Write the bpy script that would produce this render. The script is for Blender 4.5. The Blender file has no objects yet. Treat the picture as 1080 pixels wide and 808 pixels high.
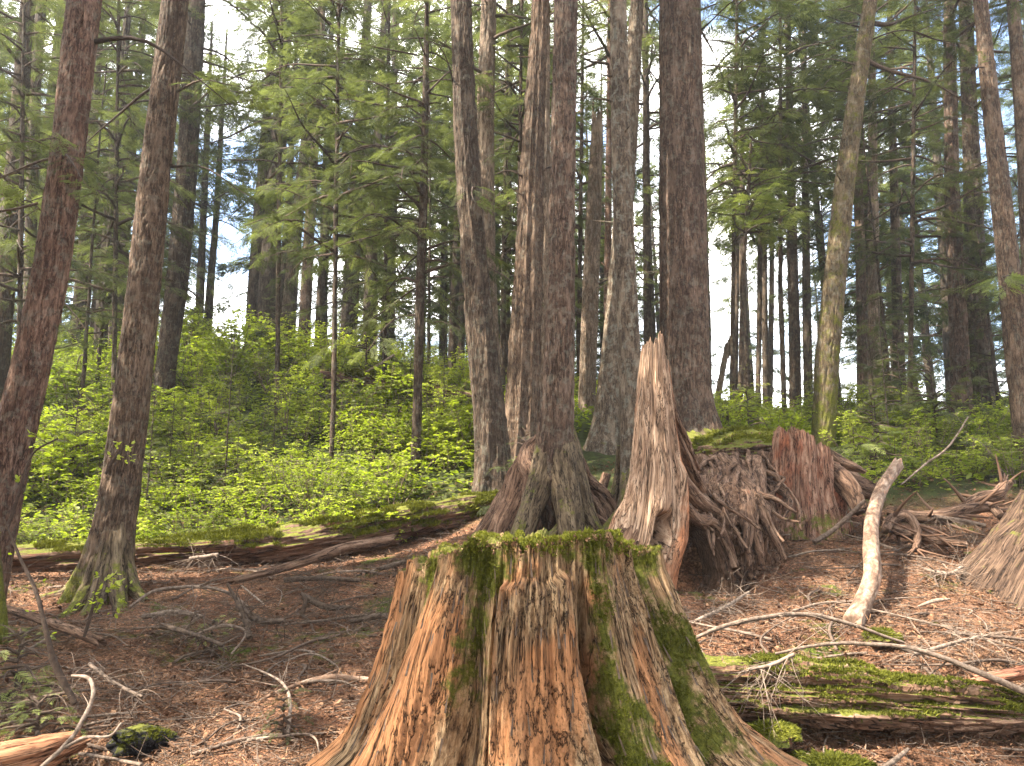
import bpy, math
import numpy as np
PI = math.pi
F = 786.0; PITCH = math.radians(9.5); EYE = 1.5
CP, SP = math.cos(PITCH), math.sin(PITCH)
rng = np.random.default_rng(11)

def ray(px, py):
    u = (px - 540) / F; v = (404 - py) / F
    return np.array([u, CP - v * SP, SP + v * CP])
def P(px, py, Y):
    """world point at forward distance Y behind photo position px,py"""
    d = ray(px, py); k = Y / d[1]
    return np.array([d[0] * k, Y, EYE + d[2] * k])
def W(w, py, Y):
    """metres spanned by w photo pixels at distance Y"""
    return w / F * Y / ray(540, py)[1]

# ---------------------------------------------------------------- noise
def _hash(ix, iy, iz, seed):
    h = (ix.astype(np.int64) * 374761393 + iy.astype(np.int64) * 668265263 + iz.astype(np.int64) * 2147483647 + seed * 974711) & 0xffffffff
    h = ((h ^ (h >> 13)) * 1274126177) & 0xffffffff
    h = (h ^ (h >> 16)) & 0xffffffff
    h = (h * 2246822519) & 0xffffffff
    return ((h ^ (h >> 15)) & 0xffff).astype(np.float64) / 32767.5 - 1.0
def vnoise(p, seed=0):
    p = np.asarray(p, float); i = np.floor(p).astype(np.int64); f = p - i; f = f * f * (3 - 2 * f)
    x, y, z = i[..., 0], i[..., 1], i[..., 2]; fx, fy, fz = f[..., 0], f[..., 1], f[..., 2]
    def L(a, b, t): return a + (b - a) * t
    c = lambda a, b, d: _hash(x + a, y + b, z + d, seed)
    return L(L(L(c(0,0,0), c(1,0,0), fx), L(c(0,1,0), c(1,1,0), fx), fy), L(L(c(0,0,1), c(1,0,1), fx), L(c(0,1,1), c(1,1,1), fx), fy), fz)
def fbm(p, oct=4, seed=0, gain=.5):
    p = np.asarray(p, float); s = 0; a = 1; t = 0
    for k in range(oct):
        s = s + a * vnoise(p * 2.03 ** k + 17.3 * k, seed + k); t += a; a *= gain
    return s / t
def ridged(p, oct=3, seed=0):
    p = np.asarray(p, float); s = 0; a = 1; t = 0
    for k in range(oct):
        s = s + a * (1 - 2 * np.abs(vnoise(p * 2.1 ** k + 9.1 * k, seed + k))); t += a; a *= .5
    return s / t
def sstep(a, b, x):
    t = np.clip((x - a) / (b - a), 0, 1); return t * t * (3 - 2 * t)
def st3(x, y, z): return np.stack(np.broadcast_arrays(x, y, z), -1)
def nrm(v): return v / np.maximum(np.linalg.norm(v, axis=-1, keepdims=True), 1e-9)

# ---------------------------------------------------------------- meshes
COL = bpy.context.scene.collection
class G:
    def __init__(s): s.V = []; s.F = []; s.M = []; s.A = {}; s.n = 0
    def add(s, V, Fc, mi=0, tint=None, **attr):
        V = np.asarray(V, float).reshape(-1, 3); Fc = np.asarray(Fc, np.int64)
        if len(Fc) == 0: return s
        if Fc.shape[1] == 3: Fc = np.concatenate([Fc, np.full((len(Fc), 1), -1 - s.n)], 1)
        s.F.append(Fc + s.n); s.M.append(np.full(len(Fc), mi, np.int32) if np.isscalar(mi) else np.asarray(mi, np.int32)); s.V.append(V)
        attr['tint'] = .5 if tint is None else tint
        for k, a in attr.items():
            s.A.setdefault(k, [])
            s.A[k].append((s.n, np.broadcast_to(np.asarray(a, float), (len(V),)) if np.ndim(a) <= 1 else a))
        s.n += len(V); return s
    def build(s, name, mats, parent=None, smooth=True, mesh_only=False):
        V = np.concatenate(s.V); Fc = np.concatenate(s.F); M = np.concatenate(s.M)
        tri = Fc[:, 3] < 0
        cnt = np.where(tri, 3, 4); start = np.concatenate([[0], np.cumsum(cnt)[:-1]])
        idx = Fc.reshape(-1)[(np.arange(4)[None] < cnt[:, None]).reshape(-1)]
        me = bpy.data.meshes.new(name)
        me.vertices.add(len(V)); me.vertices.foreach_set('co', V.astype(np.float32).ravel())
        me.loops.add(len(idx)); me.loops.foreach_set('vertex_index', idx.astype(np.int32))
        me.polygons.add(len(Fc)); me.polygons.foreach_set('loop_start', start.astype(np.int32))
        mats = mats if isinstance(mats, (list, tuple)) else [mats]
        for m in mats: me.materials.append(m)
        if len(mats) > 1: me.polygons.foreach_set('material_index', M)
        me.polygons.foreach_set('use_smooth', np.full(len(Fc), smooth, bool) if np.isscalar(smooth) else smooth)
        me.update(calc_edges=True)
        for k, parts in s.A.items():
            vec = parts[0][1].ndim == 2
            a = me.attributes.new(k, 'FLOAT_VECTOR' if vec else 'FLOAT', 'POINT')
            buf = np.zeros((len(V), 3) if vec else len(V), np.float32)
            for st, arr in parts: buf[st:st + len(arr)] = arr
            a.data.foreach_set('vector' if vec else 'value', buf.ravel())
        if mesh_only: return me
        return link(name, me, parent)
def link(name, data, parent=None, loc=None, rot=None, scale=None):
    o = bpy.data.objects.new(name, data); COL.objects.link(o)
    if parent is not None: o.parent = parent
    if loc is not None: o.location = [float(c) for c in loc]
    if rot is not None: o.rotation_euler = rot
    if scale is not None: o.scale = scale
    return o
def tag(o, label=None, cat=None, group=None, kind=None):
    if label: o['label'] = label
    if cat: o['category'] = cat
    if group: o['group'] = group
    if kind: o['kind'] = kind
    return o
def thing(name, label, cat, loc=(0, 0, 0), group=None):
    return tag(link(name, None, None, loc), label, cat, group)

def grid_faces(n, m, wrap=True):
    """faces of an n rows x m columns vertex grid (columns wrap)"""
    i = np.arange(n - 1)[:, None]; j = np.arange(m if wrap else m - 1)[None]
    j2 = (j + 1) % m
    return np.stack([i * m + j, i * m + j2, (i + 1) * m + j2, (i + 1) * m + j], -1).reshape(-1, 4)
def tubes(path, rad, ns=6):
    """batch of tubes: path [N,K,3], rad [N,K]"""
    path = np.asarray(path, float); rad = np.asarray(rad, float)
    if path.ndim == 2: path = path[None]; rad = rad[None]
    N, K, _ = path.shape
    t = nrm(np.gradient(path, axis=1)); m = nrm(t.mean(1))
    ref = np.where(np.abs(m[:, 2:3]) > .75, np.array([[1., .2, 0]]), np.array([[.03, .02, 1.]]))[:, None]
    a = nrm(np.cross(ref, t)); b = np.cross(t, a)
    th = np.linspace(0, 2 * PI, ns, endpoint=False)
    V = path[:, :, None] + rad[:, :, None, None] * (a[:, :, None] * np.cos(th)[None, None, :, None] + b[:, :, None] * np.sin(th)[None, None, :, None])
    f = grid_faces(K, ns); Fc = (f[None] + (np.arange(N) * K * ns)[:, None, None]).reshape(-1, 4)
    if N <= 200:   # close the ends with a small fan
        V = V.reshape(N, K * ns, 3)
        V = np.concatenate([V, path[:, :1], path[:, -1:]], 1); L = K * ns + 2
        Fc = (f[None] + (np.arange(N) * L)[:, None, None]).reshape(-1, 4)
        j = np.arange(ns); j2 = (j + 1) % ns
        c0 = np.stack([j2, j, np.full(ns, L - 2), np.full(ns, L - 2)], 1); c1 = np.stack([(K - 1) * ns + j, (K - 1) * ns + j2, np.full(ns, L - 1), np.full(ns, L - 1)], 1)
        caps = np.concatenate([c0, c1])
        capt = caps[:, :3]
        return V.reshape(-1, 3), Fc, (capt[None] + (np.arange(N) * L)[:, None, None]).reshape(-1, 3), L
    return V.reshape(-1, 3), Fc, np.zeros((0, 3), int), K * ns
def add_tubes(g, path, rad, ns=6, mi=0, tint=None):
    V, f, caps, L = tubes(path, rad, ns)
    if tint is not None and np.ndim(tint) == 1: tint = np.repeat(tint, L)
    n0 = g.n
    g.add(V, f, mi, tint)
    if len(caps):
        g.F.append(np.concatenate([caps, np.full((len(caps), 1), -1 - n0)], 1) + n0); g.M.append(np.full(len(caps), mi, np.int32))
def inst(g, T, Fc, pos, X, Nn, scale, mi=0, tint=None):
    """bake copies of template T (x = along, z = up) at pos, axis X, normal Nn"""
    X = nrm(X); Yv = nrm(np.cross(Nn, X)); Z = np.cross(X, Yv)
    s = np.broadcast_to(scale, (len(pos),))[:, None, None]
    V = pos[:, None] + s * (T[None, :, 0:1] * X[:, None] + T[None, :, 1:2] * Yv[:, None] + T[None, :, 2:3] * Z[:, None])
    m = len(T); Fx = (Fc[None] + (np.arange(len(pos)) * m)[:, None, None]).reshape(-1, Fc.shape[1])
    if tint is not None and np.ndim(tint) == 1: tint = np.repeat(tint, m)
    g.add(V.reshape(-1, 3), Fx, mi, tint)
def smooth_path(pts, n, wob=0, seed=0, freq=3):
    """Catmull-Rom resample of control points [m,c] to n rows"""
    pts = np.asarray(pts, float); m = len(pts)
    if m == 2: pts = np.array([pts[0], pts.mean(0), pts[1]]); m = 3
    e = np.concatenate([[2 * pts[0] - pts[1]], pts, [2 * pts[-1] - pts[-2]]])
    d = np.concatenate([[0], np.cumsum(np.linalg.norm(np.diff(pts[:, :3], axis=0), axis=1))]); u = np.linspace(0, d[-1], n)
    k = np.clip(np.searchsorted(d, u, side='right') - 1, 0, m - 2); t = ((u - d[k]) / np.maximum(d[k + 1] - d[k], 1e-9))[:, None]
    a, b, c, q = e[k], e[k + 1], e[k + 2], e[k + 3]
    out = .5 * ((2 * b) + (-a + c) * t + (2 * a - 5 * b + 4 * c - q) * t ** 2 + (-a + 3 * b - 3 * c + q) * t ** 3)
    if wob:
        s = np.linspace(0, freq, n)
        for ax in range(3): out[:, ax] += wob * fbm(st3(s * 1.0, 5.5 * ax + 0 * s, seed + .37), 3, seed)
    return out

# ---------------------------------------------------------------- materials
class NT:
    def __init__(s, name):
        s.m = bpy.data.materials.new(name); s.m.use_nodes = True; s.t = s.m.node_tree; s.t.nodes.clear()
        s.out = s.n('ShaderNodeOutputMaterial')
    def n(s, ty, **kw):
        x = s.t.nodes.new(ty)
        for k, v in kw.items():
            if k.startswith('i_'):
                x.inputs[k[2:].replace('_', ' ')].default_value = v
            else: setattr(x, k, v)
        return x
    def l(s, a, b): s.t.links.new(a, b)
    def coord(s, scale=(1, 1, 1), kind='Object'):
        tc = s.n('ShaderNodeTexCoord'); mp = s.n('ShaderNodeMapping'); mp.inputs['Scale'].default_value = scale
        s.l(tc.outputs[kind], mp.inputs['Vector']); return mp.outputs[0]
    def attrv(s, name, scale):
        a = s.n('ShaderNodeAttribute', attribute_name=name); mp = s.n('ShaderNodeMapping'); mp.inputs['Scale'].default_value = scale
        s.l(a.outputs['Vector'], mp.inputs['Vector']); return mp.outputs[0]
    def attr(s, name): return s.n('ShaderNodeAttribute', attribute_name=name).outputs['Fac']
    def noise(s, vec, scale, detail=5, rough=.6, dist=0):
        x = s.n('ShaderNodeTexNoise'); x.inputs['Scale'].default_value = scale; x.inputs['Detail'].default_value = detail
        x.inputs['Roughness'].default_value = rough; x.inputs['Distortion'].default_value = dist; s.l(vec, x.inputs['Vector']); return x.outputs['Fac']
    def vor(s, vec, scale, feature='F1', out='Distance'):
        x = s.n('ShaderNodeTexVoronoi', feature=feature); x.inputs['Scale'].default_value = scale; s.l(vec, x.inputs['Vector']); return x.outputs[out]
    def ramp(s, fac, stops):
        r = s.n('ShaderNodeValToRGB'); e = r.color_ramp.elements
        while len(e) < len(stops): e.new(.5)
        for k, (p, c) in enumerate(stops):
            e[k].position = p; e[k].color = (*c, 1) if len(c) == 3 else c
        s.l(fac, r.inputs[0]); return r.outputs[0]
    def rng(s, fac, a, b, c=0., d=1.):
        r = s.n('ShaderNodeMapRange'); r.inputs[1].default_value = a; r.inputs[2].default_value = b; r.inputs[3].default_value = c; r.inputs[4].default_value = d
        s.l(fac, r.inputs[0]); return r.outputs[0]
    def mix(s, fac, a, b, mode='MIX'):
        x = s.n('ShaderNodeMix', data_type='RGBA', blend_type=mode)
        for sock, v in ((x.inputs[0], fac), (x.inputs[6], a), (x.inputs[7], b)):
            if isinstance(v, (int, float)): sock.default_value = v
            elif isinstance(v, tuple): sock.default_value = (*v, 1) if len(v) == 3 else v
            else: s.l(v, sock)
        return x.outputs[2]
    def math(s, op, a, b=0.):
        x = s.n('ShaderNodeMath', operation=op)
        for k, v in enumerate((a, b)):
            if isinstance(v, (int, float)): x.inputs[k].default_value = v
            else: s.l(v, x.inputs[k])
        return x.outputs[0]
    def bump(s, h, dist=.01, strength=1., normal=None):
        b = s.n('ShaderNodeBump'); b.inputs['Strength'].default_value = strength; b.inputs['Distance'].default_value = dist; s.l(h, b.inputs['Height'])
        if normal is not None: s.l(normal, b.inputs['Normal'])
        return b.outputs[0]
    def upz(s):
        g = s.n('ShaderNodeNewGeometry'); x = s.n('ShaderNodeSeparateXYZ'); s.l(g.outputs['Normal'], x.inputs[0]); return x.outputs[2]
    def bsdf(s, col, rough=.9, normal=None, spec=.2):
        b = s.n('ShaderNodeBsdfPrincipled'); b.inputs['Roughness'].default_value = rough; b.inputs['Specular IOR Level'].default_value = spec
        if isinstance(col, tuple): b.inputs['Base Color'].default_value = (*col, 1)
        else: s.l(col, b.inputs['Base Color'])
        if normal is not None: s.l(normal, b.inputs['Normal'])
        s.l(b.outputs[0], s.out.inputs[0]); return b

MOSS1, MOSS2 = (.03, .034, .008), (.155, .155, .024)
def bark_mat(name, dark, mid, light, moss=0., lichen=0., fs=1.0, vec=None, bumpd=.012):
    dark, mid, light = [(c[0] * .80, c[1] * .76, c[2] * .68) for c in (dark, mid, light)]
    t = NT(name); v = t.coord((1, 1, .16)); vi = t.coord((1, 1, 1)); vf = t.coord((1, 1, .3))
    n1 = t.noise(v, 34 * fs, 7, .74, .5); n2 = t.noise(vi, 2.2, 4, .6); n3 = t.noise(vf, 85 * fs, 4, .75); vo = t.vor(v, 26 * fs, 'DISTANCE_TO_EDGE'); cr = t.rng(t.math('ABSOLUTE', t.math('SUBTRACT', t.noise(v, 20 * fs, 4, .6, .6), .5)), .0, .035)
    fis = t.rng(vo, 0, .18)
    h = t.math('ADD', t.math('MULTIPLY', n1, 1.), t.math('MULTIPLY', fis, .35))
    h = t.math('ADD', h, t.math('MULTIPLY', n3, .3))
    c = t.ramp(n1, [(.36, dark), (.5, mid), (.62, light)])
    c = t.mix(t.rng(vo, .0, .07, .6, 0.), c, tuple(x * .35 for x in dark)); c = t.mix(t.math('SUBTRACT', 1., cr), c, tuple(x * .4 for x in dark)); h = t.math('ADD', h, t.math('MULTIPLY', cr, .5))
    c = t.mix(t.rng(n3, .55, .75, 0, .5), c, tuple(min(1, x * 1.5) for x in light))
    c = t.mix(t.rng(n2, .35, .65, 0., .6), c, tuple(x * .55 for x in mid)); c = t.mix(t.rng(t.noise(t.coord((1, 1, .35)), 5.5, 5, .7), .52, .62, 0, .5), c, tuple(min(1, x * 1.15) for x in light))
    if lichen: c = t.mix(t.math('MULTIPLY', t.rng(t.noise(vi, 9, 5, .7), .52, .6), lichen), c, (.24, .25, .2))
    ma = t.attr('moss')
    mf = t.math('ADD', t.math('MULTIPLY', t.noise(vi, 5, 5, .7), 1.0), t.math('ADD', ma, moss - .5))
    mf = t.rng(mf, .48, .62)
    mc = t.ramp(t.noise(vi, 45, 5, .75), [(.3, MOSS1), (.7, MOSS2)])
    c = t.mix(mf, c, mc)
    c = t.mix(1., c, t.ramp(t.noise(vi, .9, 2), [(.3, (.8, .8, .8)), (.7, (1.15, 1.12, 1.1))]), 'MULTIPLY')
    t.bsdf(c, .92, t.bump(h, bumpd, 1.), .15); return t.m
M = {}
M['bark_red'] = bark_mat('bark_red', (.05, .03, .024), (.145, .086, .066), (.29, .195, .155), 0, .2)
M['bark_brown'] = bark_mat('bark_brown', (.04, .027, .02), (.115, .078, .056), (.235, .175, .135), .05, .15)
M['bark_grey'] = bark_mat('bark_grey', (.05, .038, .03), (.13, .10, .077), (.27, .225, .18), .1, .35)
M['bark_dark'] = bark_mat('bark_dark', (.025, .019, .015), (.075, .054, .04), (.15, .115, .09), .1, .15)
M['bark_pale'] = bark_mat('bark_pale', (.08, .06, .044), (.20, .15, .115), (.36, .29, .235), .0, .2)
M['bark_moss'] = bark_mat('bark_moss', (.06, .045, .03), (.15, .115, .07), (.25, .2, .14), .47, .2)
M['bark_far'] = bark_mat('bark_far', (.03, .023, .018), (.075, .056, .043), (.13, .105, .085), .05, .1, .6)
M['bark_plate'] = bark_mat('bark_plate', (.042, .028, .021), (.115, .076, .058), (.235, .172, .138), .0, .2, .8, bumpd=.018)

def leaf_mat(name, stops, trans=.4, tcol=None, rough=.55, spec=.25, orand=.2):
    t = NT(name); ti = t.attr('tint')
    oi = t.n('ShaderNodeObjectInfo')
    nz = t.noise(t.coord((1, 1, 1)), 1.3, 3)
    f = t.math('ADD', t.math('MULTIPLY', ti, .6), t.math('MULTIPLY', nz, .5))
    f = t.math('ADD', f, t.math('MULTIPLY', oi.outputs['Random'], orand)); f = t.math('SUBTRACT', f, .05 + orand * .5)
    c = t.ramp(f, stops)
    b = t.n('ShaderNodeBsdfPrincipled'); b.inputs['Roughness'].default_value = rough; b.inputs['Specular IOR Level'].default_value = spec; t.l(c, b.inputs['Base Color'])
    tr = t.n('ShaderNodeBsdfTranslucent'); tc = t.mix(1., c, tcol or (1.3, 1.5, .6), 'MULTIPLY'); t.l(tc, tr.inputs['Color'])
    mx = t.n('ShaderNodeMixShader'); mx.inputs[0].default_value = trans; t.l(b.outputs[0], mx.inputs[1]); t.l(tr.outputs[0], mx.inputs[2]); t.l(mx.outputs[0], t.out.inputs[0])
    return t.m
M['hemlock'] = leaf_mat('hemlock_leaf', [(.15, (.033, .040, .02)), (.5, (.078, .090, .038)), (.85, (.15, .165, .065))], .45, (1.2, 1.28, .72), .8, .1)
M['hemlock_far'] = leaf_mat('hemlock_far_leaf', [(.15, (.032, .039, .022)), (.5, (.072, .083, .039)), (.85, (.13, .145, .06))], .5, (1.2, 1.28, .72), .8, .1)
M['hemlock_bright'] = leaf_mat('hemlock_bright_leaf', [(.15, (.09, .115, .035)), (.5, (.17, .20, .06)), (.85, (.29, .31, .11))], .45, (1.2, 1.25, .7), .7, .15)  # lighter leaf copy; sunlight on some hemlock boughs is put into the colour
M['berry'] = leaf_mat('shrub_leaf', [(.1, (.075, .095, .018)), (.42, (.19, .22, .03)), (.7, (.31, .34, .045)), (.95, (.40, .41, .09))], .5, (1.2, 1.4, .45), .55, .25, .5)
M['moss_tuft'] = leaf_mat('moss_tuft', [(.1, (.03, .036, .007)), (.5, (.085, .09, .014)), (.9, (.22, .225, .036))], .2, (1.2, 1.2, .5), .9, .05)
M['fern'] = leaf_mat('fern_leaf', [(.1, (.04, .08, .02)), (.5, (.08, .15, .03)), (.9, (.15, .24, .05))], .4)

def twig_mat(name, a, b):
    t = NT(name); v = t.coord((1, 1, 1)); c = t.mix(t.attr('tint'), a, b)
    c = t.mix(t.rng(t.noise(v, 30, 5, .7), .35, .7), c, tuple(x * .45 for x in a))
    t.bsdf(c, .9, t.bump(t.noise(v, 90, 4, .7), .004)); return t.m
M['twig'] = twig_mat('twig_wood', (.085, .055, .038), (.28, .215, .165))
M['twig_dark'] = twig_mat('twig_dark', (.05, .033, .024), (.12, .085, .06))
M['needle'] = twig_mat('needle_litter_mat', (.08, .036, .019), (.35, .20, .112))

def wood_mat(name, dark, mid, light, raw, rawamt=.5, moss=.5, sc=(1, 1, .12), fine=60, attrs=False, bumpd=.012, upmoss=0., fib=True):
    """weathered, fibrous wood; fibres run along the stretched axis of sc (or of the 'fib' attribute)"""
    t = NT(name); vi = t.coord((1, 1, 1))
    v = t.attrv('fib', sc) if (attrs or fib) else t.coord(sc)
    n1 = t.noise(v, fine * .5, 8, .76, .3); n2 = t.noise(v, fine * 1.6, 5, .75); cr = t.rng(t.math('ABSOLUTE', t.math('SUBTRACT', t.noise(v, fine * .24, 5, .6, .25), .5)), .0, .022); n0 = t.noise(v, 5, 4, .6); nb = t.noise(vi, 3.5, 5, .6)
    c = t.ramp(n1, [(.36, dark), (.48, mid), (.62, light)])
    rawf = t.math('ADD', t.math('MULTIPLY', n0, .8), t.math('MULTIPLY', nb, .5))
    rawf = t.math('ADD', rawf, (t.math('SUBTRACT', t.attr('raw'), .65) if attrs else rawamt - .8))
    rc = t.ramp(n1, [(.28, tuple(x * .3 for x in raw)), (.48, raw), (.7, tuple(min(1, x * 1.7) for x in raw))])
    c = t.mix(t.rng(rawf, .44, .56), c, rc)
    c = t.mix(t.rng(n2, .47, .36, 0, .8), c, tuple(x * .4 for x in dark)); c = t.mix(t.math('SUBTRACT', 1., cr), c, tuple(x * .25 for x in dark))
    mn = t.noise(vi, 9, 6, .72)
    mf = t.math('ADD', mn, t.math('SUBTRACT', t.attr('moss'), .5) if attrs else moss - .5)
    if upmoss: mf = t.math('ADD', mf, t.math('MULTIPLY', t.rng(t.upz(), .1, .9, -.3, 1.), upmoss))
    mf = t.rng(mf, .5, .62)
    mc = t.ramp(t.noise(vi, 70, 5, .8), [(.3, MOSS1), (.72, MOSS2)])
    c = t.mix(mf, c, mc)
    h = t.math('ADD', t.math('ADD', n1, t.math('MULTIPLY', n2, .5)), t.math('MULTIPLY', cr, .5))
    t.bsdf(c, .9, t.bump(h, bumpd), .15); return t.m
M['stump'] = wood_mat('stump_wood', (.06, .034, .018), (.225, .135, .07), (.47, .325, .185), (.34, .16, .072), attrs=True, sc=(1, 1, .04), fine=95, bumpd=.02)
M['snag'] = wood_mat('snag_wood', (.075, .044, .028), (.265, .165, .105), (.48, .345, .24), (.28, .12, .06), attrs=True, sc=(1, 1, .055), fine=62)
M['redrot'] = wood_mat('red_rotten_wood', (.04, .02, .015), (.175, .088, .056), (.34, .22, .155), (.19, .07, .038), attrs=True, sc=(1, 1, .1), fine=60)
M['root'] = wood_mat('root_wood', (.036, .02, .013), (.115, .066, .042), (.225, .145, .098), (.17, .068, .036), .42, .1, (1, 1, .14), 60, upmoss=.3)
M['log_moss'] = wood_mat('mossy_log_wood', (.035, .019, .013), (.105, .06, .04), (.20, .13, .09), (.16, .058, .033), .5, .22, (1, 1, .1), 45, upmoss=.85)
M['rot_log'] = wood_mat('rotten_log_wood', (.035, .02, .013), (.14, .078, .05), (.29, .185, .125), (.20, .078, .042), .5, .24, (1, 1, .08), 60, upmoss=.5)
M['redrot_brown'] = wood_mat('brown_rotten_wood', (.022, .013, .009), (.06, .037, .024), (.125, .08, .053), (.10, .043, .024), attrs=True, sc=(1, 1, .1), fine=60)
M['rot_orange'] = wood_mat('orange_rotten_wood', (.10, .045, .025), (.30, .135, .07), (.42, .22, .12), (.36, .15, .07), .6, .15, (1, 1, .1), 50, upmoss=.1)
M['redlog'] = wood_mat('red_split_wood', (.10, .045, .03), (.27, .14, .09), (.40, .25, .17), (.30, .11, .06), .6, .1, (1, 1, .1), 50)
M['char'] = wood_mat('charred_wood', (.008, .008, .009), (.02, .019, .02), (.045, .042, .04), (.03, .02, .015), .2, .2, (1, 1, 1), 30, upmoss=.35)
# ---------------------------------------------------------------- ground height
CTRL = [  # photo x, photo y, forward distance of bare ground
 (250,800,4.65),(20,790,4.7),(-200,790,4.7),(900,800,4.7),(1200,790,4.8),(200,720,6.0),(-100,700,6.0),(200,640,8.0),(20,650,7.8),(-300,640,8),(200,608,9.1),(380,604,9.1),(40,612,9.1),(-250,610,9.3),
 (440,640,7.6),(105,622,8.5),(480,575,9.2),(585,566,9.2),(640,590,8.6),(690,622,7.6),(745,628,7.9),(760,600,8.2),(850,560,9.5),(800,575,9.0),(950,640,6.8),(900,660,6.3),(1060,622,8.0),(1000,600,8.3),(1180,610,8.2),(1000,680,5.9),
 (930,560,9.6),(1060,548,9.8),(1200,540,10),(950,522,10.8),(1080,510,11),
 (100,585,10.3),(300,575,10.5),(-200,585,10.3),(450,556,10.6),(520,512,11.2),(560,500,11.5),
 (300,470,13.8),(100,470,14),(-150,470,14),(430,470,13.8),(172,425,16.5),(300,410,17.5),(-50,410,17.5),(430,425,17),(200,372,21),(330,374,21),(50,375,21),(-250,380,21),(470,400,21),
 (640,480,12.2),(620,440,14.5),(725,468,12.6),(780,470,12.6),(670,415,18),(868,468,13),(800,455,16),(950,470,14.5),(1030,455,16.5),(1120,470,14),(1000,440,21),(800,434,21),(1250,470,14),(600,405,22)]
cp = [P(*c) for c in CTRL]
cp += [np.array([x, y, z]) for x, y, z in [(0,-3,-.1),(-6,-2,-.05),(6,-2,-.05),(0,1.5,0.),(-4,2,0.),(4,2,0.),(-14,4,.3),(14,4,.4),(-25,10,2.4),(25,10,2.0),(-12,26,6.3),(0,27,5.9),(-25,27,6.3),(12,27,4.6),(28,27,4.6),(0,36,5.4),(-25,38,5.4),(25,38,4.4)]]
cp = np.array(cp)
def _k(r2): return np.where(r2 > 0, .5 * r2 * np.log(np.maximum(r2, 1e-12)), 0)
_n = len(cp); _D = ((cp[:, None, :2] - cp[None, :, :2]) ** 2).sum(-1)
_A = np.zeros((_n + 3, _n + 3)); _A[:_n, :_n] = _k(_D) + np.eye(_n) * .6; _A[:_n, _n] = 1; _A[:_n, _n + 1:] = cp[:, :2]; _A[_n:, :_n] = _A[:_n, _n:].T
_w = np.linalg.solve(_A, np.concatenate([cp[:, 2], [0, 0, 0]]))
def Hs(x, y):
    x = np.asarray(x, float); y = np.asarray(y, float); sh = x.shape; q = np.stack([x.ravel(), y.ravel()], 1)
    r2 = ((q[:, None] - cp[None, :, :2]) ** 2).sum(-1)
    z = (_k(r2) @ _w[:_n] + _w[_n] + q @ _w[_n + 1:]).reshape(sh)
    far = sstep(28, 46, np.hypot(x, y - 8)); back = sstep(-2, -6, y)
    z = z * (1 - far) + far * 4.6 * sstep(-10, 30, y)
    return z * (1 - back) + back * 0.
def H(x, y):
    x = np.asarray(x, float); y = np.asarray(y, float)
    z = Hs(x, y); p = st3(x, y, 0 * x)
    amp = 1 - sstep(30, 60, np.hypot(x, y))
    z = z - .85 * np.exp(-(((x - 2.0) / .42) ** 4 + ((y - 8.35) / .55) ** 4))
    return z + amp * (.11 * fbm(p * .9, 3, 3) + .035 * fbm(p * 4.5, 3, 5))
def Hf(x, y): return float(H(np.array([x]), np.array([y]))[0])
def on_ground(px, Y, up=0.):
    """world point on the ground in the direction of photo column px at distance Y"""
    x = 0; z = 1.
    for _ in range(6):
        d = ray(px, 404); # iterate: column direction depends weakly on height
        sl = (z - EYE) / Y; v = (sl * CP - SP) / (CP + sl * SP); k = Y / (CP - v * SP)
        x = (px - 540) / F * k; z = Hf(x, Y)
    return np.array([x, Y, z + up])
def terrain():
    m = 560; t = np.linspace(-1, 1, m); k = 7.4
    xs = 420 * np.sinh(k * t) / np.sinh(k); ys = 6.5 + xs
    X, Yg = np.meshgrid(xs, ys)
    Z = np.concatenate([H(X[i:i + 40], Yg[i:i + 40]) for i in range(0, m, 40)])
    near = 1 - sstep(14, 22, np.hypot(X, Yg))
    Z += near * .012 * fbm(st3(X, Yg, 0 * X) * 16, 2, 8)
    g = G(); g.add(st3(X, Yg, Z).reshape(-1, 3), grid_faces(m, m, False))
    t = NT('needle_covered_soil'); v = t.coord()
    c = t.ramp(t.noise(v, 1.4, 6, .65), [(.3, (.075, .038, .023)), (.5, (.155, .082, .048)), (.7, (.24, .145, .088))])
    ch = t.vor(v, 55, 'F1', 'Color'); sep = t.n('ShaderNodeSeparateColor'); t.l(ch, sep.inputs[0])
    c = t.mix(1., c, t.ramp(sep.outputs[0], [(0., (.45, .42, .40)), (.5, (.95, .9, .88)), (.85, (1.3, 1.25, 1.2)), (1., (2.2, 2., 1.9))]), 'MULTIPLY')
    c = t.mix(t.rng(t.noise(v, 24, 5, .75), .55, .7, 0, .7), c, (.04, .025, .018))
    mo = t.rng(t.math('ADD', t.noise(v, .9, 5, .65), t.math('MULTIPLY', t.noise(v, 7, 4, .7), .25)), .69, .76)
    c = t.mix(mo, c, t.ramp(t.noise(v, 50, 5, .8), [(.3, MOSS1), (.7, (.11, .14, .02))]))
    # the bank beyond the logs is leaf mould and moss
    sx = t.n('ShaderNodeSeparateXYZ'); t.l(t.coord(), sx.inputs[0])
    far = t.rng(t.math('ADD', sx.outputs[1], t.math('MULTIPLY', t.noise(v, .6, 3), 1.)), 10.6, 11.2)
    c = t.mix(far, c, t.ramp(t.noise(v, 6, 6, .75), [(.35, (.03, .028, .014)), (.6, (.06, .075, .022)), (.75, (.11, .13, .03))]))
    hh = t.math('ADD', t.noise(v, 40, 6, .8), t.math('MULTIPLY', t.vor(v, 70), .8))
    t.bsdf(c, .95, t.bump(hh, .02, 1.), .1)
    o = g.build('ground', t.m); tag(o, kind='structure'); return o
terrain()

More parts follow.
